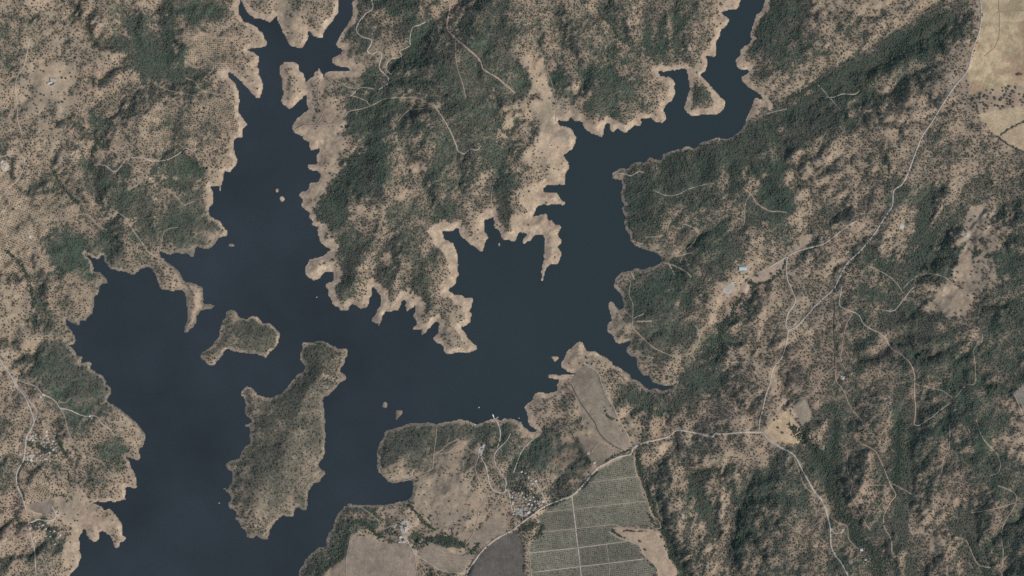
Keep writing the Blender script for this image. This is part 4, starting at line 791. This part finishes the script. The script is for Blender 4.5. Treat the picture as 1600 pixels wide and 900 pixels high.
BLD = [  # settlement -> (x, y, long, wide, angle, roof)
 ('roadside village', 'the main road village', [(848.8, 783, 4, 3.6, 20, 'roof_white'), (845.6, 788, 5, 3, 25, 'roof_red'), (828, 781, 3, 2, 10, 'roof_white'), (825.6, 787, 4, 3, 30, 'roof_cream'), (836, 793, 5, 2.6, 40, 'roof_grey'), (801, 786, 5, 1.6, 85, 'roof_white'), (806, 794.6, 6, 1.6, 4, 'roof_cream'),
   (821, 792.6, 3, 2.4, 15, 'roof_grey'), (820, 804, 4, 3, 60, 'roof_red'), (826, 800, 5, 3, 35, 'roof_white'), (813, 773, 4, 2.6, 30, 'roof_red'), (815.5, 770, 3, 2.4, 70, 'roof_cream'), (808.5, 784, 3, 2, 20, 'roof_grey'), (812, 778, 3, 2, 0, 'roof_grey'), (818.5, 777, 3.6, 1.8, 110, 'roof_cream'), (801.6, 769, 3, 2, 40, 'roof_grey'),
   (835, 758, 4, 2.6, 120, 'roof_grey'), (837, 751, 3.6, 2.4, 30, 'roof_white'), (829.6, 750, 3, 2, 30, 'roof_grey'), (843, 758, 3.6, 1.8, 120, 'roof_red'), (852, 775, 4.4, 2.4, 120, 'roof_grey'), (825.6, 746, 3.6, 2, 110, 'roof_cream'), (821, 739, 3, 2.2, 0, 'roof_grey'), (815, 737, 3, 2, 20, 'roof_white'), (814, 795, 3, 2.2, 0, 'roof_grey'), (832, 755, 3, 2, 30, 'roof_white'), (806, 802, 3, 2, 40, 'roof_grey'), (805, 777, 2.6, 2, 10, 'roof_grey'), (816, 783, 2.6, 1.8, 60, 'roof_grey'), (822, 784, 2.4, 1.8, 20, 'roof_red'), (831, 788, 2.8, 2, 35, 'roof_white'), (840, 786, 2.6, 1.8, 30, 'roof_grey'), (812, 789, 2.8, 1.8, 0, 'roof_red'), (833, 797, 2.6, 2, 40, 'roof_red'), (811, 799, 2.8, 2, 15, 'roof_grey'), (840, 763, 2.4, 1.8, 120, 'roof_red'), (846, 768, 2.4, 1.8, 120, 'roof_grey'), (838, 770, 2.2, 1.8, 30, 'roof_grey'), (830, 763, 2.4, 2, 30, 'roof_cream'), (806, 772, 2.4, 1.8, 0, 'roof_red')]),
 ('western village', 'the western road village', [(73.4, 674, 3.4, 2.6, 60, 'roof_white'), (73.4, 680, 3.6, 2.6, 10, 'roof_white'), (52, 687.6, 3, 2.2, 35, 'roof_white'), (56.5, 683, 3.6, 2.6, 30, 'roof_grey'), (74, 691, 3.2, 2.4, 30, 'roof_cream'), (84, 689, 2.8, 2, 10, 'roof_white'), (82, 693, 2.4, 1.8, 20, 'roof_cream'), (77, 690.5, 2.2, 1.8, 40, 'roof_cream'),
   (65, 692, 3, 2.4, 80, 'roof_grey'), (84, 702, 3.2, 2.2, 45, 'roof_white'), (78, 707, 2.6, 2, 30, 'roof_white'), (46, 701.6, 2.6, 2, 0, 'roof_red'), (32, 707, 4, 2, 80, 'roof_red'), (72, 717, 5, 1.8, 5, 'roof_white'), (58, 715, 4.4, 3, 40, 'roof_grey'), (88.6, 711, 2.4, 1.8, 60, 'roof_cream'), (50.6, 707, 2.4, 1.8, 10, 'roof_cream'), (49, 718, 4, 2.6, 70, 'roof_white'), (62, 704, 2.4, 1.8, 30, 'roof_grey'), (68, 709, 2.4, 2, 0, 'roof_grey'), (80, 699, 2.6, 1.8, 20, 'roof_grey')]),
 ('walled farm', 'the walled farm', [(626, 838.6, 4, 2.4, 30, 'roof_white'), (632, 845.5, 5, 2.4, 5, 'roof_cream'), (633.6, 828, 4.4, 2.2, 85, 'roof_white'), (635, 818.6, 3, 2, 30, 'roof_grey'), (618, 821, 2.6, 2, 0, 'roof_red'), (625, 846.5, 4, 1.6, 10, 'roof_white'), (703, 828, 1.8, 1.4, 0, 'roof_white')]),
 ('white barns', 'the northwestern clearing', [(85.6, 125.6, 10, 3.8, -10, 'roof_cream'), (80, 130.4, 8, 3.2, 20, 'roof_white'), (84.2, 132.6, 6.4, 2, 25, 'roof_dark')]),
 ('creek bend houses', 'the southeastern creek hamlet', [(1344.8, 858, 4.2, 3.6, 10, 'roof_white'), (1351, 873.6, 3.2, 2, 15, 'roof_white'), (1315, 827, 3.6, 1.8, 75, 'roof_cream'), (1328, 876, 2.2, 1.6, 30, 'roof_grey'), (1302.8, 862.4, 2, 1.4, 0, 'roof_white'), (1347.5, 878, 2.4, 1.8, 60, 'roof_cream')]),
 ('quarry farm', 'the diagonal road farm', [(1406, 356, 4.8, 2, -30, 'roof_white'), (1414, 355, 2.8, 2.4, 10, 'roof_grey'), (1405.6, 351, 3.6, 1.8, 75, 'roof_cream')]),
 ('upper hamlet', 'the upper western hamlet', [(65.6, 620.4, 3, 2, -30, 'roof_white'), (69.6, 617, 5, 1.8, -35, 'roof_white'), (56, 607, 3, 2, 10, 'roof_grey'), (141, 650, 3.2, 2.4, 25, 'roof_white'), (144, 653, 2.2, 1.6, 20, 'roof_cream')]),
 ('shore hamlet', 'the pale quarry hamlet', [(68, 820, 3, 2, 10, 'roof_white'), (62, 817.6, 2.8, 2, 30, 'roof_grey'), (48, 825, 4, 3, 60, 'roof_cream'), (76, 816, 3.6, 1.8, 10, 'roof_white'), (85.6, 830, 2.4, 2, 0, 'roof_white'), (67, 831, 2.4, 2, 20, 'roof_grey'), (94.5, 836, 3, 2, 70, 'roof_white'), (86, 850, 3, 2, 40, 'roof_cream'), (56, 822, 2.6, 2, 45, 'roof_grey'), (79, 838, 2.6, 2, 10, 'roof_cream')]),
 ('pasture farm', 'the farm in the eastern pasture', [(1315.6, 591, 3.2, 2.4, 40, 'roof_white'), (1329, 584, 2, 1.6, 30, 'roof_cream'), (1318, 588, 2.6, 1.6, 0, 'roof_grey')]),
 ('left edge farmstead', 'the left edge farmstead', [(10, 261, 4.6, 2.6, 40, 'roof_cream'), (5, 253, 4.4, 2.4, 60, 'roof_white'), (16, 263, 3, 2, 20, 'roof_red'), (47.6, 370, 4, 2.6, 80, 'roof_white'), (49, 364, 5, 2, 0, 'roof_grey')]),
 ('roadside barns', 'the fallow plots', [(919, 708, 3.6, 2.6, 20, 'roof_cream'), (928.5, 722.5, 4, 3, 30, 'roof_cream'), (949, 642, 3.4, 3, 0, 'roof_grey')]),
 ('hill farm', 'the hill farm in the west', [(235, 279, 3, 2, 30, 'roof_white'), (240, 283, 3, 2, 0, 'roof_cream'), (249, 262, 2.4, 1.6, 0, 'roof_grey')]),
 ('lane fork', 'the white lane fork yard', [(755, 697, 4, 2, 60, 'roof_white'), (750, 711, 3, 1.8, 70, 'roof_grey')]),
]
# more small houses and sheds fill the villages between the surveyed ones
hr_ = np.random.default_rng(5)
for gi_, (box, n_) in {0: ((800, 770, 842, 803), 16), 1: ((46, 676, 90, 722), 22), 7: ((46, 814, 96, 846), 12)}.items():
    lst = BLD[gi_][2]; tries = 0
    while n_ and tries < 800:
        tries += 1; hx_, hy_ = hr_.uniform(box[0], box[2]), hr_.uniform(box[1], box[3])
        if min(math.hypot(hx_ - t[0], hy_ - t[1]) for t in lst) < 3.6 or zat(hx_, hy_) < 4: continue
        if any(np.hypot(q[:, 0] - hx_, q[:, 1] - hy_).min() < 2.6 for q, _ in ROADPTS): continue
        lst.append((round(hx_, 1), round(hy_, 1), hr_.uniform(1.8, 2.8), hr_.uniform(1.4, 2.0), hr_.uniform(0, 90), ['roof_white', 'roof_grey', 'roof_cream', 'roof_red', 'roof_grey', 'roof_white'][hr_.integers(6)])); n_ -= 1
RN = {'roof_white': 'white roofed', 'roof_red': 'red tiled', 'roof_grey': 'grey roofed', 'roof_cream': 'cream roofed', 'roof_dark': 'dark roofed'}
ORD = ['first', 'second', 'third', 'fourth', 'fifth', 'sixth', 'seventh', 'eighth', 'ninth', 'tenth', 'eleventh', 'twelfth', 'thirteenth', 'fourteenth', 'fifteenth', 'sixteenth', 'seventeenth', 'eighteenth', 'nineteenth', 'twentieth'] + ['twenty-' + s for s in ('first', 'second', 'third', 'fourth', 'fifth', 'sixth', 'seventh', 'eighth', 'ninth')]
for grp, where, lst in BLD:
    seen = {}
    for (x, y, l_, w__, a_, rf_) in sorted(lst, key=lambda t: t[1]):
        big = l_ >= 6; kind = 'barn' if big or rf_ == 'roof_dark' else 'house'
        key = (rf_, kind); tot = sum(1 for t in lst if (t[5], 'barn' if t[2] >= 6 or t[5] == 'roof_dark' else 'house') == key)
        seen[key] = seen.get(key, 0) + 1
        which = 'the only one' if tot == 1 else f'{ORD[seen[key] - 1]} of {tot} from the top'
        building('farmhouse' if kind == 'house' else 'barn', x, y, l_, w__, a_, rf_, f"{RN[rf_]} {kind} in {where}, {which}", kind, grp)
building('metal_shed', 1160.4, 419.6, 12, 5.4, 2, 'roof_blue', 'long pale blue roofed metal shed in the sandy clearing', 'shed', hgt=5)

# ------------------------------------------------------------------ boats and pontoon
def boat(x, y, lpx, wpx, ang, label):
    e = bpy.data.objects.new('boat', None); col.objects.link(e); e.location = ((x - 800) * M, (450 - y) * M, 0); e.rotation_euler = (0, 0, R(ang)); tag(e, label, 'boat', 'boats on the reservoir')
    L, B = lpx * M / 2, wpx * M / 2
    st = [(-1, .78), (-.4, 1), (.3, .92), (.75, .5), (1, .04)]
    v = []; f = []
    for s, k in st: v += [(s * L, -k * B * .7, -.25), (s * L, -k * B, .75), (s * L, k * B, .75), (s * L, k * B * .7, -.25)]
    for i in range(4):
        for j in range(3): f.append((4 * i + j, 4 * i + 4 + j, 4 * i + 5 + j, 4 * i + 1 + j))
        f.append((4 * i + 3, 4 * i + 7, 4 * i + 4, 4 * i))
    f += [(0, 1, 2, 3)]
    mesh_obj('hull', v, f, MAT['boat_white'], e)
    cv, cf = box_bm(-.35 * L, .15 * L, -.55 * B, .55 * B, .75, 1.7); mesh_obj('cabin', cv, cf, MAT['boat_white'], e)
boat(748.4, 636.6, 2.0, 1.1, 100, 'small white boat on open water north of the jetty shore')
boat(811, 653.2, 1.6, .9, 60, 'tiny pale boat beside the rounded southern headland')
boat(495.2, 464.3, 1.8, 1.0, 40, 'tiny white boat off the tip of the central peninsula')
boat(342.6, 786, 1.8, 1.0, 10, 'faint small boat west of the largest island')
boat(742, 663.2, 2.4, 1.2, 150, 'white boat pulled up at the notch in the south shore')
boat(770.6, 649.4, 4.2, 1.9, 118, 'long white boat moored at the end of the pontoon lane')
e = bpy.data.objects.new('pontoon', None); col.objects.link(e); e.location = ((777 - 800) * M, (450 - 652.6) * M, 0); e.rotation_euler = (0, 0, R(38)); tag(e, 'grey floating pontoon beside the long white boat', 'pontoon')
for k in range(5):
    v, f = box_bm(-5.2 + k * 2.1, -3.2 + k * 2.1, -1.6, 1.6, .35, .6); mesh_obj('plank', v, f, MAT['wood'], e)
for k in (-1.2, 1.2):
    v, f = box_bm(-5.2, 5.3, k - .4, k + .4, -.4, .345); mesh_obj('float', v, f, MAT['boat_white'], e)

# ------------------------------------------------------------------ trees
def crown_mesh(name, seed, mat, squash=.8, lump=.26):
    bm = bmesh.new(); bmesh.ops.create_icosphere(bm, subdivisions=2, radius=1.0)
    r = np.random.default_rng(seed); dirs = r.standard_normal((9, 3)); dirs /= np.linalg.norm(dirs, axis=1, keepdims=True); am = r.uniform(.3, 1, 9)
    for v in bm.verts:
        d = np.array(v.co); k = 1 + lump * ((am * np.clip(dirs @ d - .55, 0, 1)).sum() * 2.2 - .35) + r.uniform(-.07, .07)
        zz = d[2] * squash * (1 if d[2] > 0 else .6)
        v.co = Vector((d[0] * k, d[1] * k, 1.0 + zz * k))
    me = bpy.data.meshes.new(name); bm.to_mesh(me); bm.free(); me.materials.append(mat); return me
def trunk_mesh():
    v, f = [], []
    for z, r_ in ((-.5, .16), (.25, .11), (.9, .08)):
        v += [(r_ * math.cos(a), r_ * math.sin(a), z) for a in np.arange(6) * math.pi / 3]
    for s in range(2):
        for i in range(6): j = (i + 1) % 6; f.append((6 * s + i, 6 * s + j, 6 * s + 6 + j, 6 * s + 6 + i))
    for ang in (.4, 2.4, 4.6):      # limbs
        c_, s_2 = math.cos(ang), math.sin(ang); b0 = len(v)
        v += [(.06 * s_2, -.06 * c_, .5), (-.06 * s_2, .06 * c_, .5), (0, 0, .62), (.5 * c_, .5 * s_2, 1.0)]
        f += [(b0, b0 + 1, b0 + 3), (b0 + 1, b0 + 2, b0 + 3), (b0 + 2, b0, b0 + 3)]
    me = bpy.data.meshes.new('trunk'); me.from_pydata(v, [], f); me.materials.append(MAT['bark']); return me
TRUNK = trunk_mesh()
CROWNS = {k: [crown_mesh('crown', s0 + i, MAT[k], sq, lp) for i in range(3)] for k, s0, sq, lp in (('oak', 100, .58, .28), ('scrub', 200, .5, .4), ('olive', 300, .75, .25), ('ripar', 400, .9, .3))}
def tree(name, x, y, rad, kind, var, label, cat, group):
    e = bpy.data.objects.new(name, None); col.objects.link(e)
    e.location = W(x, y); e.scale = (rad,) * 3; e.rotation_euler = (0, 0, (x * 7 + y * 13) % 6.28); tag(e, label, cat, group)
    for nm, me in (('trunk', TRUNK), ('crown', CROWNS[kind][var % 3])):
        o = bpy.data.objects.new(nm, me); col.objects.link(o); o.parent = e
    return e

def jitter_grid(step, seed, x0=-70, x1=1670, y0=-60, y1=960, jit=.48, ang=0.0):
    r = np.random.default_rng(seed)
    if ang:
        d = 2200; u = np.arange(-d, d, step); U, V_ = np.meshgrid(u, u); c_, s_3 = math.cos(R(ang)), math.sin(R(ang))
        x = 800 + U * c_ - V_ * s_3; y = 450 + U * s_3 + V_ * c_; k = (x > x0) & (x < x1) & (y > y0) & (y < y1); x, y = x[k], y[k]
    else:
        X, Y = np.meshgrid(np.arange(x0, x1, step), np.arange(y0, y1, step * .9)); X = X + (np.arange(X.shape[0]) % 2)[:, None] * step / 2; x, y = X.ravel(), Y.ravel()
    return x + r.uniform(-jit, jit, len(x)) * step, y + r.uniform(-jit, jit, len(y)) * step, r.random(len(x)), r
# roads and yards keep clear of trees
RM = np.zeros((NY, NX))
for q, w_ in ROADPTS:
    for ox, oy in ((0, 0), (1, 0), (-1, 0), (0, 1), (0, -1)):
        i = np.clip(((q[:, 0] + ox - X0) / ST).round().astype(int), 0, NX - 1); j = np.clip(((q[:, 1] + oy - Y0) / ST).round().astype(int), 0, NY - 1); RM[j, i] = 1
for _, _, lst in BLD:
    for t in lst:
        RM[(np.abs(GX - t[0]) < t[2] / 2 + 1) & (np.abs(GY - t[1]) < t[2] / 2 + 1)] = 1
RM[(np.abs(GX - 1160) < 8) & (np.abs(GY - 420) < 5)] = 1
OL = np.full((NY, NX), -1)
for k, (pp, _, _) in enumerate(OLIVES): OL[inside(pp + 0, gx, gy) & LAND] = k
def near_(A, x, y):
    i = np.clip(((x - X0) / ST).round().astype(int), 0, NX - 1); j = np.clip(((y - Y0) / ST).round().astype(int), 0, NY - 1); return A[j, i]
clump = N2(26, 81, 1.6)

# grassy islands and headlands carry brush, hardly any oaks
OAKLESS = np.zeros((NY, NX))
for (cx, cy, ra, rb) in [(440, 690, 90, 160), (375, 525, 70, 50), (130, 590, 90, 75), (670, 700, 95, 50), (1010, 490, 62, 75), (800, 680, 60, 40), (310, 350, 60, 60), (680, 790, 80, 60), (890, 710, 60, 45), (150, 430, 60, 50), (1040, 410, 50, 30), (560, 90, 50, 60)]:
    OAKLESS = np.maximum(OAKLESS, sstep(1.15, .7, np.hypot((GX - cx) / ra, (GY - cy) / rb)))
# open oak pasture
x, y, u, r = jitter_grid(4.15, 11, jit=.36)
c = near_(C, x, y) + .45 * near_(clump, x, y)
pr = np.interp(c, [0, .6, 1, 2, 3, 4, 5, 9], [0, .01, .08, .46, .88, .92, .80, .5]) * (1 - .72 * near_(OAKLESS, x, y))
k = (u < pr) & (near_(RM, x, y) < .5) & (near_(SD, x, y) > 3) & ~((near_(OL, x, y) >= 0) & (c < 5.5)) & (near_(FID, x, y) < 0)
ox_, oy_ = x[k], y[k]; orad = np.clip(0.90 * M * np.exp(.20 * r.standard_normal(k.sum())), 1.2, 5.0)
# a few scattered trees in the fields
AREAS = [  # polygon, label, group, cap
 (P("1510,155 1530,146 1560,139 1600,129 1640,125 1640,160 1600,164 1565,171 1545,175 1524,177"), 'oak in the clump between the golden fields at the right edge', 'oaks between the golden fields', 90, 1.35),
 (P("35,100 70,95 110,100 120,135 110,165 60,175 35,160"), 'dark oak dotted around the white barns in the northwestern clearing', 'oaks around the white barns', 70, 1.1),
 (P("1440,470 1460,440 1490,400 1500,360 1520,330 1545,330 1548,380 1530,420 1520,470 1500,500 1470,490"), 'scattered oak on the long pale meadow in the east', 'oaks on the eastern pale meadow', 75, 1.15),
 (P("800,120 830,120 860,130 872,160 850,175 820,175 800,165"), 'oak at the edge of the bare flats above the central inlet', 'oaks beside the bare flats', 35, 1.1),
 (P("975,645 1000,640 1020,655 1015,680 990,692 980,675"), 'round oak in the pasture corner east of the straight field lane', 'oaks east of the field lane', 40, 1.3)]
sx_, sy_ = [], []
fieldtrees = [(1196, 664), (1233, 663), (1240, 668), (1222, 676), (1215, 668), (1205, 428), (1183, 431), (1166, 438), (1162, 460), (632, 822), (1590, 117), (1593, 117), (1587, 118), (1000, 845), (1008, 858)]
taken = np.zeros(len(ox_), bool); used_n = 0
for pp, lab, grp, cap, mul in AREAS:
    mk = inside(pp, gx, gy); sel = np.nonzero(near_(mk, ox_, oy_) & ~taken)[0]
    sel = sel[np.argsort(-orad[sel])][:cap]
    # every oak of the area stands alone: thin out what is left
    rest = np.nonzero(near_(mk, ox_, oy_) & ~taken)[0]; taken[rest] = True
    for q_ in sel: tree('oak_tree', ox_[q_], oy_[q_], float(orad[q_] * mul), 'oak', int(q_), lab, 'tree', grp); used_n += 1
for fx_, fy_ in fieldtrees: tree('oak_tree', fx_, fy_, 4.2, 'oak', fx_, 'lone dark oak standing in a bare sandy field', 'tree', 'lone oaks in the bare fields'); used_n += 1
ox_, oy_, orad = ox_[~taken], oy_[~taken], orad[~taken]

# dense scrub and closed wood
x, y, u, r = jitter_grid(2.25, 12)
c = near_(C, x, y) + .6 * near_(clump, x, y)
pr = np.interp(c, [0, 1.4, 3, 4.2, 5.2, 6.2, 9], [0, 0.0, .05, .24, .46, .64, .80])
k = (u < pr) & (near_(RM, x, y) < .5) & (near_(SD, x, y) > 2.5) & (near_(FID, x, y) < 0)
bx_, by_ = x[k], y[k]; brad = np.clip(.56 * M * np.exp(.38 * r.standard_normal(k.sum())), 1.0, 5.0)
# olive rows
px_, py_, prad = [], [], []
for kk, (pp, sp, an) in enumerate(OLIVES):
    x, y, u, r = jitter_grid(sp, 30 + kk, pp[:, 0].min(), pp[:, 0].max(), pp[:, 1].min(), min(pp[:, 1].max(), 960), .20, an + .01)
    k = (near_(OL, x, y) == kk) & (near_(RM, x, y) < .5) & (near_(SD, x, y) > 5) & (u < .93) & ((near_(FID, x, y) < 0) | (kk == len(OLIVES) - 1)) & (near_(C, x, y) < 5.6)
    if kk == len(OLIVES) - 1: k &= near_(FID, x, y) == [f[0] for f in FIELDS].index('olive_grove')
    px_.append(x[k]); py_.append(y[k]); prad.append((.55 if kk == len(OLIVES) - 1 else .66) * M * np.exp(.18 * r.standard_normal(k.sum())))
npl = len(px_[-1])
px_, py_, prad = np.concatenate(px_), np.concatenate(py_), np.concatenate(prad)
# 300 olives stand as single trees: the rows by the western farmstead
mk = np.hypot(px_ - 45, py_ - 372); sel = np.argsort(mk)[:290]
for q_ in sel: tree('olive_tree', px_[q_], py_[q_], float(prad[q_]), 'olive', int(q_), 'small olive tree in the rows around the lone white western barn', 'tree', 'olives around the western barn')
km = np.ones(len(px_), bool); km[sel] = False; px_, py_, prad = px_[km], py_[km], prad[km]
# streamside thickets and hedges: line, half width px, density
HEDGES = [(VALLEYS[10] if False else P("990,705 1005,745 1012,765 1018,790 1022,800 1033,822 1042,840 1046,860 1056,878 1068,890 1085,905"), 4.5), (P("1235,665 1262,690 1285,715 1300,740 1296,760 1310,785 1312,805 1330,812 1336,830 1335,842 1350,850 1365,862 1372,885 1378,905"), 8), (P("1308,660 1306,690 1300,730"), 5),
 (P("1170,440 1178,446 1174,470 1152,472 1146,490 1138,500 1128,512 1125,530 1128,545 1112,548 1100,560"), 5), (P("1183,444 1200,440 1212,430 1224,418 1229,405"), 3), (P("1408,660 1403,690 1405,720 1398,770"), 7), (P("640,790 652,803 664,817 680,828"), 3), (P("690,838 710,845 722,850 735,862 748,850"), 4), (P("650,845 660,848 672,842 690,840 705,848"), 5), (P("550,818 565,815 580,826 590,835 600,840"), 4), (P("545,830 540,850 535,868 515,885 495,900"), 3),
 (P("1510,838 1520,860 1535,885 1545,910"), 6), (P("1180,780 1160,800 1155,830 1145,850 1140,870"), 6), (P("150,205 152,225 143,250 145,265"), 4), (P("87,268 95,290 110,305 125,318 155,318"), 3), (P("12,392 30,410 42,430 50,455 54,480"), 3.5), (P("90,680 93,690 100,705 106,712"), 3), (P("106,735 110,755 114,764"), 1.2), (P("85,773 95,774 103,773"), 1.5), (P("845,797 860,789 880,782 890,776"), 2.2), (P("875,778 895,772 915,758 925,745 935,737"), 1.4), (P("810,818 835,800 848,790"), 2),
 (P("945,722 960,712 975,706 987,702"), 2.6), (P("955,827 965,834 975,841"), 2.5), (P("975,828 1000,829 1025,827"), 1.2), (P("1562,211 1580,199 1603,189"), 1.3), (P("1555,213 1572,226 1590,236"), 1.2), (P("1533,20 1530,45 1517,85 1510,112"), 1.2), (P("1383,338 1395,320 1394,300 1420,262 1434,225"), 1.3), (P("1300,455 1345,393 1360,372"), 2.4), (P("1385,295 1388,265 1382,240"), 2), (P("40,790 38,770 30,755 32,735 42,722 55,724 68,735 76,750"), 1.6), (P("945,640 950,650 958,655"), 3), (P("770,700 785,690 800,676"), 2.6), (P("1330,150 1345,140 1395,85 1440,45 1470,25"), 6), (P("1230,155 1270,135 1300,118"), 4), (P("975,66 965,55 955,40 940,25 935,15"), 2), (P("950,95 950,82 962,75"), 2.5), (P("1310,560 1304,520 1303,480"), 1.6), (P("820,826 835,820 848,822 845,832 835,840"), 5), (P("1014,800 1020,815 1025,822"), 2.5), (P("800,770 815,765 830,770 840,780 830,790"), 5), (P("797,775 799,795 803,806"), 2.5), (P("820,775 826,770 832,772"), 4), (P("45,690 60,698 75,702 85,708"), 6), (P("50,818 70,826 90,828"), 5)]
hx, hy, hr = [], [], []
r = np.random.default_rng(77)
for hp_, hw in HEDGES:
    q = spline(hp_, 1.0); n_ = int(len(q) * max(1.3, hw * 1.0)); i = r.integers(0, len(q), n_)
    s = np.clip(r.standard_normal((n_, 2)) * .55, -1.3, 1.3) * hw * (.45 + .8 * np.abs(np.sin(i * .09 + hw * 7)))[:, None]
    hx.append(q[i, 0] + s[:, 0]); hy.append(q[i, 1] + s[:, 1]); hr.append(.68 * M * np.exp(.25 * r.standard_normal(n_)))
hx, hy, hr = map(np.concatenate, (hx, hy, hr)); k = (near_(SD, hx, hy) > 3) & (near_(RM, hx, hy) < .5); hx, hy, hr = hx[k], hy[k], hr[k]
print('individual oaks', used_n, 'oaks', len(ox_), 'scrub', len(bx_), 'olives', len(px_), 'hedge', len(hx))

def scatter(name, x, y, rad, kind, label, cat, seed):
    me = bpy.data.meshes.new(name); V = W(x, y, zat(x, y) - .25 * rad); n_ = len(V)
    me.vertices.add(n_); me.vertices.foreach_set('co', V.astype(np.float32).ravel())
    r = np.random.default_rng(seed)
    a = me.attributes.new('size', 'FLOAT_VECTOR', 'POINT'); sv = np.stack([rad * r.uniform(.85, 1.15, n_), rad * r.uniform(.85, 1.15, n_), rad * r.uniform(.8, 1.2, n_)], 1); a.data.foreach_set('vector', sv.astype(np.float32).ravel())
    a = me.attributes.new('turn', 'FLOAT_VECTOR', 'POINT'); tv = np.zeros((n_, 3), np.float32); tv[:, 2] = r.uniform(0, 6.28, n_); a.data.foreach_set('vector', tv.ravel())
    o = bpy.data.objects.new(name, me); col.objects.link(o); tag(o, label, cat, kind='stuff')
    ng = bpy.data.node_groups.new(name, 'GeometryNodeTree')
    ng.interface.new_socket('Geometry', in_out='INPUT', socket_type='NodeSocketGeometry'); ng.interface.new_socket('Geometry', in_out='OUTPUT', socket_type='NodeSocketGeometry')
    nd = ng.nodes.new; lk = ng.links.new
    gi, go = nd('NodeGroupInput'), nd('NodeGroupOutput'); g2i = nd('GeometryNodeGeometryToInstance')
    for cm in CROWNS[kind]:
        src = bpy.data.objects[SRC[cm.name]]; oi = nd('GeometryNodeObjectInfo'); oi.inputs['Object'].default_value = src; lk(oi.outputs['Geometry'], g2i.inputs[0])
    iop = nd('GeometryNodeInstanceOnPoints'); iop.inputs['Pick Instance'].default_value = True
    sa = nd('GeometryNodeInputNamedAttribute'); sa.data_type = 'FLOAT_VECTOR'; sa.inputs['Name'].default_value = 'size'
    ta = nd('GeometryNodeInputNamedAttribute'); ta.data_type = 'FLOAT_VECTOR'; ta.inputs['Name'].default_value = 'turn'
    lk(gi.outputs[0], iop.inputs['Points']); lk(g2i.outputs[0], iop.inputs['Instance']); lk(sa.outputs[0], iop.inputs['Scale']); lk(ta.outputs[0], iop.inputs['Rotation']); lk(iop.outputs[0], go.inputs[0])
    o.modifiers.new('scatter', 'NODES').node_group = ng
    return o
# single bushes that stand in view lend their crown shape to the masses
SRC = {}
for kind, nm, spots, lab, cat, grp in (('scrub', 'bush', [(866, 162), (843, 154), (835, 150)], 'round dark bush on the bare flats above the central inlet', 'bush', 'bushes on the bare flats'), ('ripar', 'poplar_tree', [(1033, 838), (1039, 853), (1047, 872)], 'bright green streamside tree beside the bare sandy field', 'tree', 'streamside trees by the sandy field')):
    for v_, (x, y) in enumerate(spots): tree(nm, x, y, 4.0, kind, v_, lab, cat, grp)
for o in bpy.data.objects:
    if o.type == 'MESH' and o.name.startswith('crown'): SRC.setdefault(o.data.name, o.name)
scatter('oak_woodland', ox_, oy_, orad, 'oak', 'open woodland of small dark oaks dotted over the tan hills', 'woodland', 1)
scatter('scrubland', bx_, by_, brad, 'scrub', 'dense dark green scrub and wood on slopes and valley sides', 'scrub', 2)
scatter('olive_plantation', px_, py_, prad, 'olive', 'grey green olive trees planted in regular rows', 'olives', 3)
scatter('streamside_thicket', hx, hy, hr, 'ripar', 'dark green thicket following creeks, hedges and field edges', 'thicket', 4)
